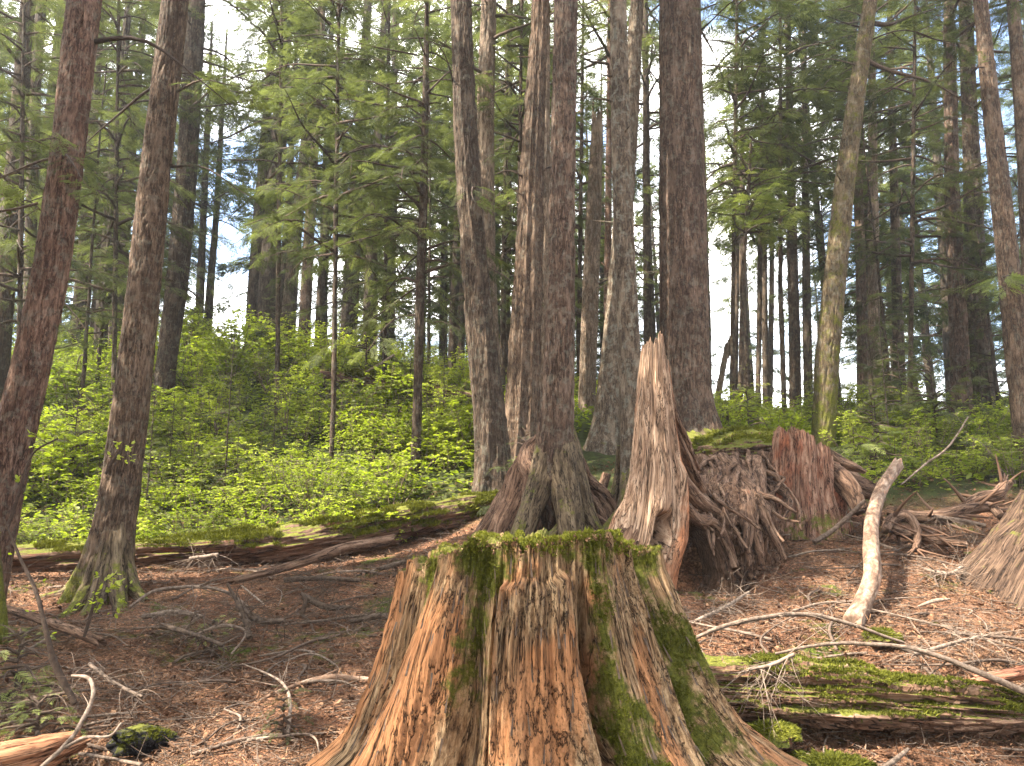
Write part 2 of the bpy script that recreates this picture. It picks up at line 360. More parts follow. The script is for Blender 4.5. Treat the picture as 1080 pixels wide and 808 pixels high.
# ---------------------------------------------------------------- sky and light
SUN_EL, SUN_AZ = math.radians(50), math.radians(-108)
def sky():
    w = bpy.data.worlds.new('World'); bpy.context.scene.world = w; w.use_nodes = True; t = w.node_tree; t.nodes.clear()
    out = t.nodes.new('ShaderNodeOutputWorld'); bg = t.nodes.new('ShaderNodeBackground'); s = t.nodes.new('ShaderNodeTexSky'); s.sky_type = 'NISHITA'
    s.sun_disc = False; s.sun_elevation = SUN_EL; s.sun_rotation = SUN_AZ; s.air_density = 1.; s.dust_density = 2.
    tc = t.nodes.new('ShaderNodeTexCoord'); nz = t.nodes.new('ShaderNodeTexNoise'); nz.inputs['Scale'].default_value = 2.3; nz.inputs['Detail'].default_value = 6
    mp = t.nodes.new('ShaderNodeMapping'); mp.inputs['Scale'].default_value = (1, 1, 2.2); t.links.new(tc.outputs['Generated'], mp.inputs[0]); t.links.new(mp.outputs[0], nz.inputs['Vector'])
    rp = t.nodes.new('ShaderNodeMapRange'); rp.inputs[1].default_value = .45; rp.inputs[2].default_value = .60; t.links.new(nz.outputs['Fac'], rp.inputs[0])
    mx = t.nodes.new('ShaderNodeMix'); mx.data_type = 'RGBA'; t.links.new(rp.outputs[0], mx.inputs[0]); t.links.new(s.outputs[0], mx.inputs[6]); mx.inputs[7].default_value = (14, 13.6, 12.9, 1)
    t.links.new(mx.outputs[2], bg.inputs[0]); bg.inputs[1].default_value = .12; t.links.new(bg.outputs[0], out.inputs[0])
    L = bpy.data.lights.new('sun', 'SUN'); L.energy = 5.0; L.angle = math.radians(.6); L.color = (1, .91, .78)
    o = link('sun', L); d = np.array([math.sin(SUN_AZ) * math.cos(SUN_EL), math.cos(SUN_AZ) * math.cos(SUN_EL), math.sin(SUN_EL)])
    from mathutils import Vector
    o.rotation_euler = Vector([float(c) for c in d]).to_track_quat('Z', 'Y').to_euler(); o.location = (0, 0, 40)
sky()
cam = bpy.data.cameras.new('camera'); co = link('camera', cam); co.location = (0, 0, EYE); co.rotation_euler = (PI / 2 + PITCH, 0, 0)
cam.sensor_width = 36; cam.lens = 36 * F / 1080; cam.clip_end = 2000; bpy.context.scene.camera = co
sc = bpy.context.scene
sc.view_settings.view_transform = 'Standard'; sc.view_settings.look = 'None'; sc.view_settings.exposure = 2.55; sc.view_settings.gamma = 1
sc.render.engine = 'CYCLES'; sc.cycles.use_denoising = True; sc.cycles.max_bounces = 8; sc.cycles.diffuse_bounces = 4; sc.cycles.glossy_bounces = 2; sc.cycles.transmission_bounces = 6
sc.cycles.sample_clamp_indirect = 6; sc.cycles.caustics_reflective = False; sc.cycles.caustics_refractive = False
# ---------------------------------------------------------------- foliage templates
def diamond(base, tip, w, up=(0, 0, 1)):
    base = np.array(base, float); tip = np.array(tip, float); d = nrm(tip - base); s = nrm(np.cross(up, d)) * w
    m = base * .55 + tip * .45
    return np.array([base, m + s, tip, m - s])
def spray_template(n, lat, w, sub=0, seed=0):
    r = np.random.default_rng(seed); V = []; 
    def axis(t): return np.array([t, .03 * math.sin(5 * t + seed), -.16 * t * t])
    for i in range(n):
        t = (i + .7) / n
        for sd in (-1, 1):
            if r.random() < .08: continue
            L = (lat * (1 - t) ** .75 + .05) * r.uniform(.75, 1.15); an = math.radians(r.uniform(42, 62)) * sd
            b = axis(t * .97); d = np.array([math.cos(an), math.sin(an), r.uniform(-.25, .02)])
            if not sub: V.append(diamond(b, b + d * L, w * r.uniform(.8, 1.2)))
            else:
                V.append(diamond(b, b + d * L, w * .28))
                k = max(3, int(sub * L / lat) + 1)
                for j in range(k):
                    tt = (j + .6) / k; bb = b + d * L * tt
                    for s2 in (-1, 1):
                        a2 = an + s2 * math.radians(r.uniform(48, 70)); l2 = .16 * lat * (1.15 - tt * .7) * r.uniform(.8, 1.2)
                        V.append(diamond(bb, bb + np.array([math.cos(a2), math.sin(a2), r.uniform(-.3, .1)]) * l2, w * .42))
    V.append(diamond(axis(.8), axis(1.12), w * .8))
    V = np.concatenate(V); return V, np.arange(len(V)).reshape(-1, 4)
SP_FAR = [spray_template(8, .48, .045, 0, k) for k in range(3)]
SP_MID = [spray_template(19, .40, .0145, 0, k + 5) for k in range(3)]
SP_NEAR = [spray_template(9, .44, .05, 5, k + 9) for k in range(2)]

def limb_foliage(gw, gl, base, az, L, el, droop, r, lod, bare=.15, dens=1., bend=0., rad0=None):
    """limbs starting at base[N,3]; gw collects wood, gl collects leaves"""
    N = len(base); K = 9; s = np.linspace(0, 1, K)
    az = np.asarray(az)[:, None] + bend * np.sin(s * 2.5 + r.uniform(0, 6, (N, 1)))
    L = np.asarray(L)[:, None]; el = np.asarray(el)[:, None]; droop = np.asarray(droop)[:, None]
    x = np.cumsum(np.cos(az) / K, 1) * L; y = np.cumsum(np.sin(az) / K, 1) * L
    z = L * (np.tan(el) * s - droop * s ** 2) + .03 * L * np.sin(7 * s + r.uniform(0, 6, (N, 1)))
    path = np.stack([x - x[:, :1], y - y[:, :1], z], -1) + base[:, None]
    r0 = (.010 + .0105 * L) if rad0 is None else rad0
    rad = r0 * (1 - s * .88)[None]
    add_tubes(gw, path, np.broadcast_to(rad, (N, K)), 5 if lod > 0 else 3, 0, r.uniform(0, 1, N))
    if gl is None: return path
    step, sl = {0: (.24, .66), 1: (.10, .45), 2: (.10, .40)}[lod]; step = step / dens
    T = {0: SP_FAR, 1: SP_MID, 2: SP_NEAR}[lod]
    # side sprays along each limb
    n = np.maximum((L[:, 0] * (1 - bare) / step).astype(int), 2)
    idx = np.repeat(np.arange(N), n * 2); tot = len(idx)
    t = bare + (1 - bare) * r.uniform(0, 1, tot) ** .92
    f = t * (K - 1); i0 = np.minimum(f.astype(int), K - 2); fr = (f - i0)[:, None]
    pos = path[idx, i0] * (1 - fr) + path[idx, i0 + 1] * fr; d = nrm(path[idx, i0 + 1] - path[idx, i0])
    side = nrm(np.cross(np.array([0, 0, 1.]), d)); sg = np.where(r.random(tot) < .5, -1, 1)[:, None]
    an = np.radians(r.uniform(30, 75, tot))[:, None]
    X = nrm(d * np.cos(an) + side * sg * np.sin(an) + np.array([0, 0, 1]) * r.uniform(-.55, .12, (tot, 1)))
    Nn = nrm(np.array([0, 0, 1.]) + r.normal(0, .28, (tot, 3)))
    Ls = L[idx, 0]
    # second order twigs give width to long limbs
    wid = np.clip(Ls * .26, .15, 1.0) * (1 - t) ** .6 * np.clip(t * 4, .3, 1)
    off = r.uniform(0, 1, tot) ** .8 * wid
    pos = pos + nrm(d * .75 + side * sg) * off[:, None] - np.array([0, 0, 1]) * (off ** 1.5 * .22)[:, None]
    sc = sl * r.uniform(.55, 1.2, tot) * (1 - .35 * t) * np.clip(Ls / .9, .22, 1)
    tint = np.clip(.5 + .22 * r.normal(0, 1, N)[idx] + r.normal(0, .18, tot), 0, 1)
    k = r.integers(0, len(T), tot)
    for q, (TV, TF) in enumerate(T):
        m = k == q; inst(gl, TV, TF, pos[m], X[m], Nn[m], sc[m], 0, tint[m])
    return path

def crown_build(axis, z0, z1, nb, Lmax, lod, seed, shape='cone', side=None, droop=.32, dens=1., gap=.3):
    """axis: function z-> (x,y); returns wood G and leaf G in the same frame"""
    r = np.random.default_rng(seed); gw, gl = G(), G()
    h = (np.arange(nb) + r.uniform(-.5, .5, nb)) / nb; h = np.clip(h, 0, 1)
    az = r.uniform(0, 2 * PI, nb) if side is None else np.radians(side[0] + r.uniform(-side[1], side[1], nb))
    if shape == 'cone': prof = (1 - h) ** .75 * .9 + .1
    elif shape == 'dome': prof = np.sqrt(np.clip(1 - (h - .25) ** 2 / .6, .04, 1))
    else: prof = np.clip(1.15 - h * .5, .2, 1)
    L = Lmax * prof * r.uniform(.5, 1.08, nb)
    keep = vnoise(st3(np.cos(az) * 1.3, np.sin(az) * 1.3, (z0 + h * (z1 - z0)) * .45 + seed), seed) > -gap - .45
    h, az, L = h[keep], az[keep], L[keep]; nb = len(h)
    zz = z0 + h * (z1 - z0); xy = np.array([axis(z) for z in zz]); base = np.concatenate([xy, zz[:, None]], 1)
    el = np.radians(np.interp(h, [0, .6, 1], [8, 18, 48]) + r.normal(0, 6, nb)); dr = droop * r.uniform(.6, 1.3, nb)
    limb_foliage(gw, gl, base, az, L, el, dr, r, lod, dens=dens, bend=.25)
    return gw, gl

# ---------------------------------------------------------------- trunks
def trunk_geo(path_fn, rad_fn, z0, z1, ncol, step, rough=.012, fs=1., rib=(0, 0), flare=None, seed=0, moss_base=.0, top='none', stepfar=None, zsw=9.):
    """path_fn(z)->(n,2) centre, rad_fn(z)->(n,) radius"""
    zs = np.arange(z0, min(z1, zsw), step)
    if z1 > zsw: zs = np.concatenate([zs, np.arange(zsw, z1, stepfar or step * 8), [z1]])
    n = len(zs); th = np.linspace(0, 2 * PI, ncol, endpoint=False); Z, A = np.meshgrid(zs, th, indexing='ij')
    c = path_fn(zs); R = rad_fn(zs)[:, None] * np.ones_like(A) * .9
    Rm = float(np.median(rad_fn(zs[:max(2, n // 2)])))
    ca, sa = np.cos(A), np.sin(A); hz = Z - z0
    if flare is not None:
        fh, fa, lobes = flare     # height, amount, list of (angle deg, width deg, strength)
        e = np.exp(-hz / fh)
        f = fa * e
        for (la, lw, ls) in lobes:
            da = (A - math.radians(la) + .25 * vnoise(st3(Z * 1.3, 0 * Z + la, 0 * Z), seed) + PI) % (2 * PI) - PI
            f = f + ls * np.exp(-(da / math.radians(lw)) ** 2) * np.exp(-hz / (fh * .75))
        R = R * (1 + f)
    if rib[1]:
        w = A * rib[0] + 1.6 * vnoise(st3(Z * .22, 0 * Z, 0 * Z + 3), seed + 1)[:] + .8 * vnoise(st3(ca * 2, sa * 2, Z * .3), seed + 4)
        R = R * (1 - rib[1] * np.abs(np.sin(w / 1.)) ** .5 * 1.0 + rib[1] * .5)
    q = st3(ca * Rm, sa * Rm, Z)
    low = fbm(st3(ca * 1.2, sa * 1.2, Z * .5), 3, seed + 2) * .05
    R = R * (1 + low)
    if rough:
        d = ridged((q + .06 * vnoise(q * 4, seed + 8)[..., None]) * np.array([24, 24, 3.2]) * fs, 3, seed + 3); d = np.sign(d) * np.abs(d) ** .7 * rough * 1.5 + fbm(q * np.array([60, 60, 16.]) * fs, 2, seed + 5) * rough * .7
        R = R + d
    topn = 0 * Z
    if top == 'broken':
        zt = z1 - .9 * np.abs(fbm(st3(ca * 2, sa * 2, 0 * Z), 3, seed + 9)) - .3 * (vnoise(st3(ca * 6, sa * 6, 0 * Z), seed) + 1)
        Z = np.minimum(Z, zt)
    x = c[:, 0:1] + R * ca; y = c[:, 1:2] + R * sa
    g = G(); moss = moss_base * np.exp(-(Z - z0) / .9) + 0 * A
    g.add(st3(x, y, Z).reshape(-1, 3), grid_faces(n, ncol)[:, ::1], 0, None, moss=moss.reshape(-1))
    if top == 'broken': 
        cc = np.array([[c[-1, 0], c[-1, 1], z1 - .8]]); k = g.n; g.add(cc, np.array([[0, 0, 0, 0]])[:0]) if False else None
    return g
def knots(g, path_fn, rad_fn, zs, r, mi=0):
    """short dead branch stubs"""
    for z in zs:
        a = r.uniform(0, 2 * PI); c = path_fn(np.array([z]))[0]; R = rad_fn(np.array([z]))[0]; L = r.uniform(.08, .5)
        s = np.linspace(0, 1, 5)[:, None]; d = np.array([math.cos(a), math.sin(a), r.uniform(-.2, .5)])
        p = np.array([c[0], c[1], z]) + d * R * .8 + d * L * s + np.array([0, 0, .1]) * (s ** 2) * r.uniform(-1, 1)
        add_tubes(g, p[None], (np.linspace(.016, .006, 5) * r.uniform(.6, 1.5))[None], 5, mi)

class Tree: pass
TREES = {}
def tree(label, pts, Y, bark, cat='tree', name='conifer_tree', ncol=40, step=.06, rough=.012, rib=(0, 0), flare=None, top=24., tbroken=False, base=None,
         crown=None, group=None, seed=0, mossb=0., nst=6, fs=1., Ytop=None, zsw=9.):
    """pts: (photo x, photo y, width px) from the foot up; crown: dict for crown_build"""
    r = np.random.default_rng(seed + 100)
    Yt = Ytop or Y; npt = len(pts)
    Ys = [Y + (Yt - Y) * k / max(1, npt - 1) for k in range(npt)]
    q = np.array([np.append(P(a, b, y), W(c, b, y) / 2) for (a, b, c), y in zip(pts, Ys)])
    zb = Hf(q[0, 0], q[0, 1]) - .12
    if q[0, 2] > zb + .05:
        q = np.concatenate([[[q[0, 0], q[0, 1], zb, q[0, 3] * 1.03]], q])
    q[:, 2] = np.maximum.accumulate(q[:, 2] + np.arange(len(q)) * 1e-4)
    zt = q[-1, 2] if tbroken else top
    if not tbroken and zt > q[-1, 2]:
        d = (q[-1] - q[-2]) / (q[-1, 2] - q[-2, 2]); dz = zt - q[-1, 2]
        q = np.concatenate([q, [[q[-1, 0] + d[0] * dz * .5, q[-1, 1] + d[1] * dz * .5, q[-1, 2] + dz * .5, q[-1, 3] * .7], [q[-1, 0] + d[0] * dz * .9, q[-1, 1] + d[1] * dz * .9, zt, .02]]])
    zz = np.linspace(q[0, 2], q[-1, 2], 500); S = np.stack([np.interp(zz, q[:, 2], q[:, k]) for k in (0, 1, 3)], 1)
    kw = 25; ker = np.hanning(kw); ker /= ker.sum()
    Sp = np.concatenate([np.repeat(S[:1], kw // 2, 0), S, np.repeat(S[-1:], kw // 2, 0)]); S2 = np.stack([np.convolve(Sp[:, k], ker, 'valid') for k in range(3)], 1)
    o = q[0, :2].copy(); z0 = q[0, 2]
    pf = lambda z: np.stack([np.interp(z, zz, S2[:, 0]) - o[0], np.interp(z, zz, S2[:, 1]) - o[1]], -1)
    rf = lambda z: np.interp(z, zz, S2[:, 2])
    root = thing(name, label, cat, (o[0], o[1], 0), group)
    g = trunk_geo(pf, rf, z0, zt, ncol, step, rough, fs, rib, flare, seed, mossb, 'broken' if tbroken else 'none', zsw=zsw)
    if nst: knots(g, pf, rf, r.uniform(z0 + .3 * (min(zt, 13) - z0), min(zt, 13), nst), r)
    g.build('trunk', M[bark], root)
    T = Tree(); T.root = root; T.pf = pf; T.rf = rf; T.z0 = z0; T.o = o; T.zt = zt
    if crown:
        c = dict(crown); mat = c.pop('mat', 'hemlock'); share = c.pop('share', None)
        ax = lambda z: pf(np.array([z]))[0]
        gw, gl = crown_build(ax, c.pop('z0'), c.pop('z1', zt - .3), c.pop('nb'), c.pop('L'), c.pop('lod', 1), seed, **c)
        gl.build('crown', M[mat], root, smooth=False); gw.build('limbs', M['twig_dark'], root)
    return T
# shared far crowns: straight axis, unit built 20 m tall
def far_variant(seed, z0, nb, L, shape='cone', lod=0, dens=1., H0=20., gap=.3):
    ts = 1. if H0 > 12 else .26
    gw, gl = crown_build(lambda z: (0, 0), z0, H0 - .2, nb, L, lod, seed, shape, dens=dens, gap=gap)
    # a slim straight trunk
    zs = np.concatenate([np.arange(-.5, H0, .5), [H0]])
    rr = np.interp(zs, [-.5, .6, H0 * .5, H0], [.24 * ts, .19 * ts, .12 * ts, .015]); r = np.random.default_rng(seed)
    px = .12 * np.cumsum(r.normal(0, .25, len(zs))) * .3; py = .12 * np.cumsum(r.normal(0, .25, len(zs))) * .3
    gt = G(); th = np.linspace(0, 2 * PI, 14, endpoint=False); Z, A = np.meshgrid(zs, th, indexing='ij')
    R = rr[:, None] * (1 + .08 * fbm(st3(np.cos(A) * 2, np.sin(A) * 2, Z), 2, seed))
    gt.add(st3(px[:, None] + R * np.cos(A), py[:, None] + R * np.sin(A), Z).reshape(-1, 3), grid_faces(len(zs), 14), 0, None, moss=np.zeros(Z.size))
    return gt.build('trunk', M['bark_far'], mesh_only=True), gl.build('crown', M['hemlock_far'], mesh_only=True, smooth=False), gw.build('limbs', M['twig_dark'], mesh_only=True)
# ---------------------------------------------------------------- the trees one can tell apart
hc = lambda z0, nb, L, lod=1, **k: dict(z0=z0, nb=nb, L=L, lod=lod, **k)
FL = lambda h, a, *lobes: (h, a, lobes)
tree('reddish trunk leaning at the left edge of the clearing', [(-22,640,50),(0,525,44),(32,390,38),(55,280,35),(72,160,33),(89,0,33)], 7.6, 'bark_red', ncol=130, step=.022, rough=.011, top=26, seed=1, nst=9, crown=hc(10.5, 34, 3.4, 0), zsw=8.6, group=None)
tree('brown trunk with mossy flared foot in front of the rotten log', [(108,618,50),(124,540,41),(139,420,37),(152,300,34),(164,180,31),(185,0,27)], 8.5, 'bark_brown', ncol=140, step=.022, rough=.010, top=27, seed=2, mossb=.75, nst=8,
     flare=FL(.45, .12, (-172, 12, 1.1), (-132, 11, .8), (-92, 10, .55), (-55, 11, .8), (-12, 12, 1.0), (60, 25, .6), (150, 22, .8)), crown=hc(11, 34, 3.4, 0), zsw=9.4)
tree('dark ribbed trunk rising from the shrubs behind the brown trunk', [(171,430,24),(176,380,22),(187,300,24),(197,180,22),(204,60,20),(207,0,19)], 16.0, 'bark_dark', ncol=70, step=.05, rough=.014, rib=(3, .14), top=27, seed=3, crown=hc(10.5, 54, 3.6), zsw=15)
tree('slim dark trunk in the upper left corner of the wood', [(28,400,12),(34,200,11),(38,80,11),(44,0,9)], 17.0, 'bark_dark', top=22, seed=4, crown=hc(9, 40, 3.2))
tree('dark trunk half cut by the left edge above the shrubs', [(-6,430,24),(2,330,22),(10,240,20),(20,120,16)], 14.5, 'bark_dark', top=24, seed=5, crown=hc(8.5, 50, 3.6))
tree('thick grey trunk of the pair on the bank crest, its right one', [(280,380,25),(282,330,24),(286,260,22),(291,190,20),(296,110,16)], 24., 'bark_far', top=26, seed=6, rib=(3, .1), crown=hc(15, 40, 3.6, 0))
tree('thinner trunk of the pair on the bank crest, its left one', [(265,380,17),(268,320,16),(272,250,14),(278,170,11)], 24.6, 'bark_far', top=24, seed=7, crown=hc(14.5, 40, 3.3, 0))
tree('dark leaning trunk right of the grey pair on the bank crest', [(302,380,17),(305,330,16),(310,260,14),(318,190,12)], 23., 'bark_dark', top=23, seed=8, crown=hc(13.5, 40, 3.2, 0))
tree('pale orange trunk standing on the bank crest', [(319,385,15),(322,330,13),(326,250,12),(331,170,9)], 22.5, 'bark_plate', top=21, seed=9, crown=hc(12.5, 40, 3., 0))
tree('thin dark trunk right of the pale orange one on the crest', [(336,370,10),(339,300,9),(345,220,8),(352,150,6)], 24, 'bark_dark', top=19, seed=10, crown=hc(12, 40, 3., 0))
tree('thin trunk left of the gap of bright sky', [(208,375,9),(211,310,9),(214,240,7),(218,150,6)], 26, 'bark_far', top=20, seed=12, crown=hc(12, 44, 3., 0))
tree('thin tilted trunk with a fork beside the bright sky gap', [(217,375,10),(222,300,8),(228,230,6),(232,160,5)], 26.5, 'bark_far', top=20, seed=13, crown=hc(12, 44, 3., 0))
tree('grey trunk hazy behind hemlock boughs left of the slim pole tree', [(366,390,20),(370,300,18),(374,240,16),(380,140,12)], 24, 'bark_far', top=25, seed=14, crown=hc(10.5, 56, 4.2, 1))
tree('second hazy trunk behind hemlock boughs, nearer the slim pole tree', [(388,390,16),(390,320,14),(393,240,12),(398,150,9)], 22.5, 'bark_far', top=23, seed=15, crown=hc(9.5, 56, 4., 1))
tree('dark trunk in shade far left, left of the brown trunk', [(80,400,17),(84,330,15),(90,250,13),(97,150,10)], 21, 'bark_far', top=22, seed=16, crown=hc(8.8, 60, 4.2, 1))
tree('dark trunk close to the left side of the brown trunk', [(104,390,14),(110,300,13),(118,200,11),(128,90,8)], 19.5, 'bark_far', top=22, seed=17, crown=hc(8.6, 60, 4., 1))
tree('slim dark pole tree with thin drooping boughs', [(438,497,11),(441,400,10),(443,300,10),(447,200,9),(449,100,7),(450,20,5)], 12.4, 'bark_dark', ncol=44, step=.04, rough=.006, top=13.5, seed=18, nst=12, crown=hc(5.3, 54, 2.3, 1, gap=.6, droop=.45, z1=13.2, dens=.8), group=None)
tree('dark leaning cedar trunk with hollow mossy foot', [(521,512,40),(516,440,36),(505,330,31),(496,220,27),(490,120,26),(486,0,23)], 11.0, 'bark_dark', ncol=130, step=.03, rough=.013, rib=(3.5, .16), top=26, seed=20, mossb=.3, flare=FL(.5, .2, (-130, 20, .35), (-60, 18, .4), (0, 20, .3)), crown=hc(13.5, 40, 3.6), zsw=11)
tree('pale trunk just behind the dark leaning cedar', [(522,480,24),(517,380,23),(512,260,21),(512,130,20),(515,20,17)], 14.0, 'bark_pale', ncol=70, step=.05, rough=.012, top=27, seed=21, rib=(2.5, .1), crown=hc(10.2, 54, 3.4), zsw=13)
tree('fluted brown cedar trunk left of the central trunk', [(545,505,44),(550,440,37),(556,320,33),(561,180,26),(567,60,19),(570,0,17)], 11.8, 'bark_brown', ncol=130, step=.03, rough=.011, rib=(5, .22), top=26, seed=22, flare=FL(.5, .25, (-120, 20, .3), (-50, 20, .3)), crown=hc(13.5, 40, 3.6), zsw=12)
tree('pale ribbed trunk tucked between the fluted cedar and the central trunk', [(565,500,30),(568,400,24),(572,280,17),(574,150,12),(575,20,10)], 12.6, 'bark_pale', ncol=60, step=.05, rib=(4, .15), top=22, seed=23, zsw=12)
tree('broken grey snag with splintered top between central trunks', [(619,415,20),(622,330,19),(626,230,17),(629,150,13),(630,100,10)], 15.0, 'bark_pale', name='dead_snag', ncol=70, step=.05, rough=.012, rib=(3, .12), tbroken=True, seed=25, nst=10, cat='dead tree')
tree('leaning pale lichen trunk crossing behind the mossy one', [(634,482,34),(640,440,27),(648,350,24),(658,220,21),(667,90,17),(672,0,14)], 12.6, 'bark_grey', ncol=100, step=.035, rough=.010, top=26, seed=26, mossb=.35, flare=FL(.5, .4, (-140, 25, .4), (-60, 25, .3)), crown=hc(14, 40, 3.6), zsw=12)
tree('straight lichen spotted trunk beside the pale split snag', [(675,560,40),(669,480,28),(665,400,25),(659,280,23),(655,150,20),(652,0,17)], 9.4, 'bark_grey', ncol=120, step=.024, rough=.010, top=25, seed=27, mossb=.3, nst=9, flare=FL(.5, .2, (-150, 18, .8), (-60, 20, .4), (180, 20, .5)), crown=hc(11, 36, 3.2, 0), zsw=9.8)
tree('massive reddish brown trunk on a mossy root mound', [(727,470,66),(722,420,57),(721,300,54),(719,150,50),(717,0,46)], 12.6, 'bark_plate', ncol=170, step=.028, rough=.014, fs=.8, rib=(2, .05), top=30, seed=28, mossb=.22, nst=6, flare=FL(.55, .25, (-150, 20, .4), (-100, 20, .3), (-40, 20, .5), (0, 18, .5)), crown=hc(11.2, 44, 4.0), zsw=12.3)
tree('yellow mossed trunk leaning right behind the red stump', [(868,470,25),(872,380,25),(881,290,23),(890,200,21),(902,110,18),(915,20,14)], 13.0, 'bark_moss', ncol=100, step=.03, rough=.014, top=22, seed=29, mossb=.2, nst=8, crown=hc(13.2, 40, 3.6), zsw=12.5)
tree('thin pale trunk seen right behind the yellow mossed one', [(924,450,15),(922,380,13),(921,240,11),(920,110,8),(919,40,7)], 19, 'bark_pale', top=20, seed=30, ncol=40, crown=hc(11.2, 60, 3.6))
tree('thin brown trunk close behind the yellow mossed one', [(910,470,12),(909,330,11),(906,220,10),(903,120,8)], 21, 'bark_brown', top=22, seed=31, crown=hc(12.8, 60, 3.8))
tree('pinkish ribbed cedar trunk in the right hand wood', [(1016,465,26),(1013,400,20),(1009,300,17),(1004,200,15),(1002,80,13),(1001,0,10)], 16.5, 'bark_plate', ncol=80, step=.05, rib=(4, .2), top=26, seed=32, flare=FL(.6, .2, (-120, 20, .4), (-60, 20, .3)), crown=hc(12.6, 40, 3.8), zsw=15)
tree('dark swollen trunk right beside the pinkish cedar', [(1042,468,42),(1036,410,32),(1030,330,24),(1026,200,18),(1021,80,15),(1018,0,12)], 17.2, 'bark_dark', ncol=70, step=.06, rib=(3, .14), top=26, seed=33, crown=hc(11.0, 56, 4.0), zsw=15)
tree('brown trunk leaning left near the right edge', [(1083,455,26),(1076,400,25),(1066,300,22),(1056,210,20),(1045,110,16),(1034,0,13)], 12.2, 'bark_brown', ncol=80, step=.035, top=22, seed=34, nst=10, crown=hc(11.5, 40, 3.4), zsw=12)
tree('slim trunk cut by the right edge near the top', [(1098,470,22),(1090,330,19),(1083,200,16),(1076,100,13),(1068,0,11)], 13.8, 'bark_brown', ncol=50, top=22, seed=35, crown=hc(12, 44, 3.4))
tree('slender dark trunk midway between mossed trunk and pinkish cedar', [(951,450,14),(948,380,12),(945,280,10),(943,200,8)], 20.5, 'bark_dark', top=22, seed=36, crown=hc(9.8, 64, 3.8))
tree('dark trunk standing left of the yellow mossed one', [(839,440,13),(838,360,12),(836,280,11),(834,180,8)], 19., 'bark_dark', top=21, seed=37, crown=hc(9.6, 60, 3.8))
tree('thinner trunk between the dark one and the yellow mossed one', [(853,430,10),(851,340,9),(850,260,8),(849,150,6)], 21., 'bark_far', top=20, seed=38, crown=hc(11, 60, 3.2, 0))
for k, (x0, x1, w, Y, l) in enumerate([(775,777,6,26,'thin far pole tree just right of the massive trunk'),(789,783,8,24,'sturdier far pole tree left in the row against blue sky'),(799,801,5,28,'thinnest far pole tree of the row against blue sky'),
        (808,806,7,25,'middle far pole tree in the row against blue sky'),(812,814,6,29,'far pole tree right in the row against blue sky'),(827,823,5,17.5,'wiry dark pole tree before the row against blue sky')]):
    tree(l, [(x0,430,w),(x1,300,w*.9),(x1,200,w*.7)], Y, 'bark_dark', ncol=16, step=.2, top=18, seed=40+k, nst=14, crown=hc(11.5, 44, 2.8, 0))
tree('thin dark trunk left of a pair behind the dark leaning cedar', [(476,405,9),(478,330,8),(482,230,6)], 22, 'bark_dark', ncol=18, step=.15, top=20, seed=50, crown=hc(11, 50, 3.2, 0))
tree('thin dark trunk touching the dark leaning cedar from behind', [(486,405,8),(487,330,8),(490,230,6)], 23, 'bark_dark', ncol=18, step=.15, top=20, seed=51, crown=hc(11, 50, 3.2, 0))
tree('shaded trunk behind the gap between cedar and fluted trunk', [(532,410,12),(533,320,11),(535,200,9)], 20, 'bark_dark', ncol=20, step=.12, top=22, seed=52, crown=hc(9.5, 60, 4.))
tree('thin reddish trunk squeezed right of the broken grey snag', [(640,420,9),(641,300,8),(642,160,6)], 18, 'bark_red', ncol=20, step=.12, top=20, seed=53, crown=hc(13, 50, 3.6))
tree('dark trunk seen between the lichen trunk and massive trunk', [(684,440,10),(683,340,9),(682,200,8)], 20, 'bark_dark', ncol=20, step=.12, top=22, seed=54, crown=hc(12, 50, 3.8))
tree('pale leaning broken pole right of the massive trunk', [(757,420,7),(764,380,6),(770,348,4)], 19, 'bark_pale', name='dead_snag', cat='dead tree', ncol=18, step=.1, tbroken=True, seed=55, nst=0)
tree('short dark snag stub on the mound behind the massive trunk', [(763,455,8),(764,440,8),(764,424,7)], 14, 'bark_dark', name='dead_snag', cat='dead tree', ncol=24, step=.05, tbroken=True, seed=56, nst=2)
tree('mossy trunk cut by the left edge low down', [(-12,665,36),(-14,600,26),(-18,500,22)], 6.6, 'bark_moss', ncol=60, step=.03, top=9, seed=57, mossb=.3, zsw=3)

# ---------------------------------------------------------------- the wood behind, each tree its own
VAR = [far_variant(200, 2.8, 84, 3.6, lod=0, dens=1.7), far_variant(201, 1.6, 92, 3.3, lod=0, dens=1.7), far_variant(202, 4.0, 76, 3.8, lod=0, dens=1.7), far_variant(203, 2.4, 80, 3.2, lod=1, dens=1.)]
UND = [far_variant(210, .9, 46, 1.9, 'cone', 1, .8, 8.), far_variant(211, 1.6, 40, 1.7, 'cone', 1, .8, 9.)]
def copy_tree(var, label, group, x, Y, sc, rz, tilt=0.):
    o = thing('conifer_tree', label, 'tree', (x, Y, Hf(x, Y)), group)
    o.rotation_euler = (tilt * math.cos(rz), tilt * math.sin(rz), rz); o.scale = (sc, sc, sc)
    for n, d in zip(('trunk', 'crown', 'limbs'), var): link(n, d, o)
    return o
def px_at(px, Y): return (px - 540) / F * Y * 1.0
r = np.random.default_rng(77); placed = []
def wood(n, pxr, Yr, label, group, vs, sc=(.85, 1.25), avoid=()):
    k = t = 0
    while k < n and t < 4000:
        t += 1; px = r.uniform(*pxr); Y = r.uniform(*Yr); x = px_at(px, Y)
        if any(a <= px <= b for a, b in avoid) and r.random() < .93: continue
        if any((x - a) ** 2 + (Y - b) ** 2 < 2.2 ** 2 for a, b in placed): continue
        placed.append((x, Y)); k += 1
        copy_tree(vs[r.integers(0, len(vs))], label, group, x, Y, r.uniform(*sc), r.uniform(0, 6.28), r.uniform(-.03, .03))
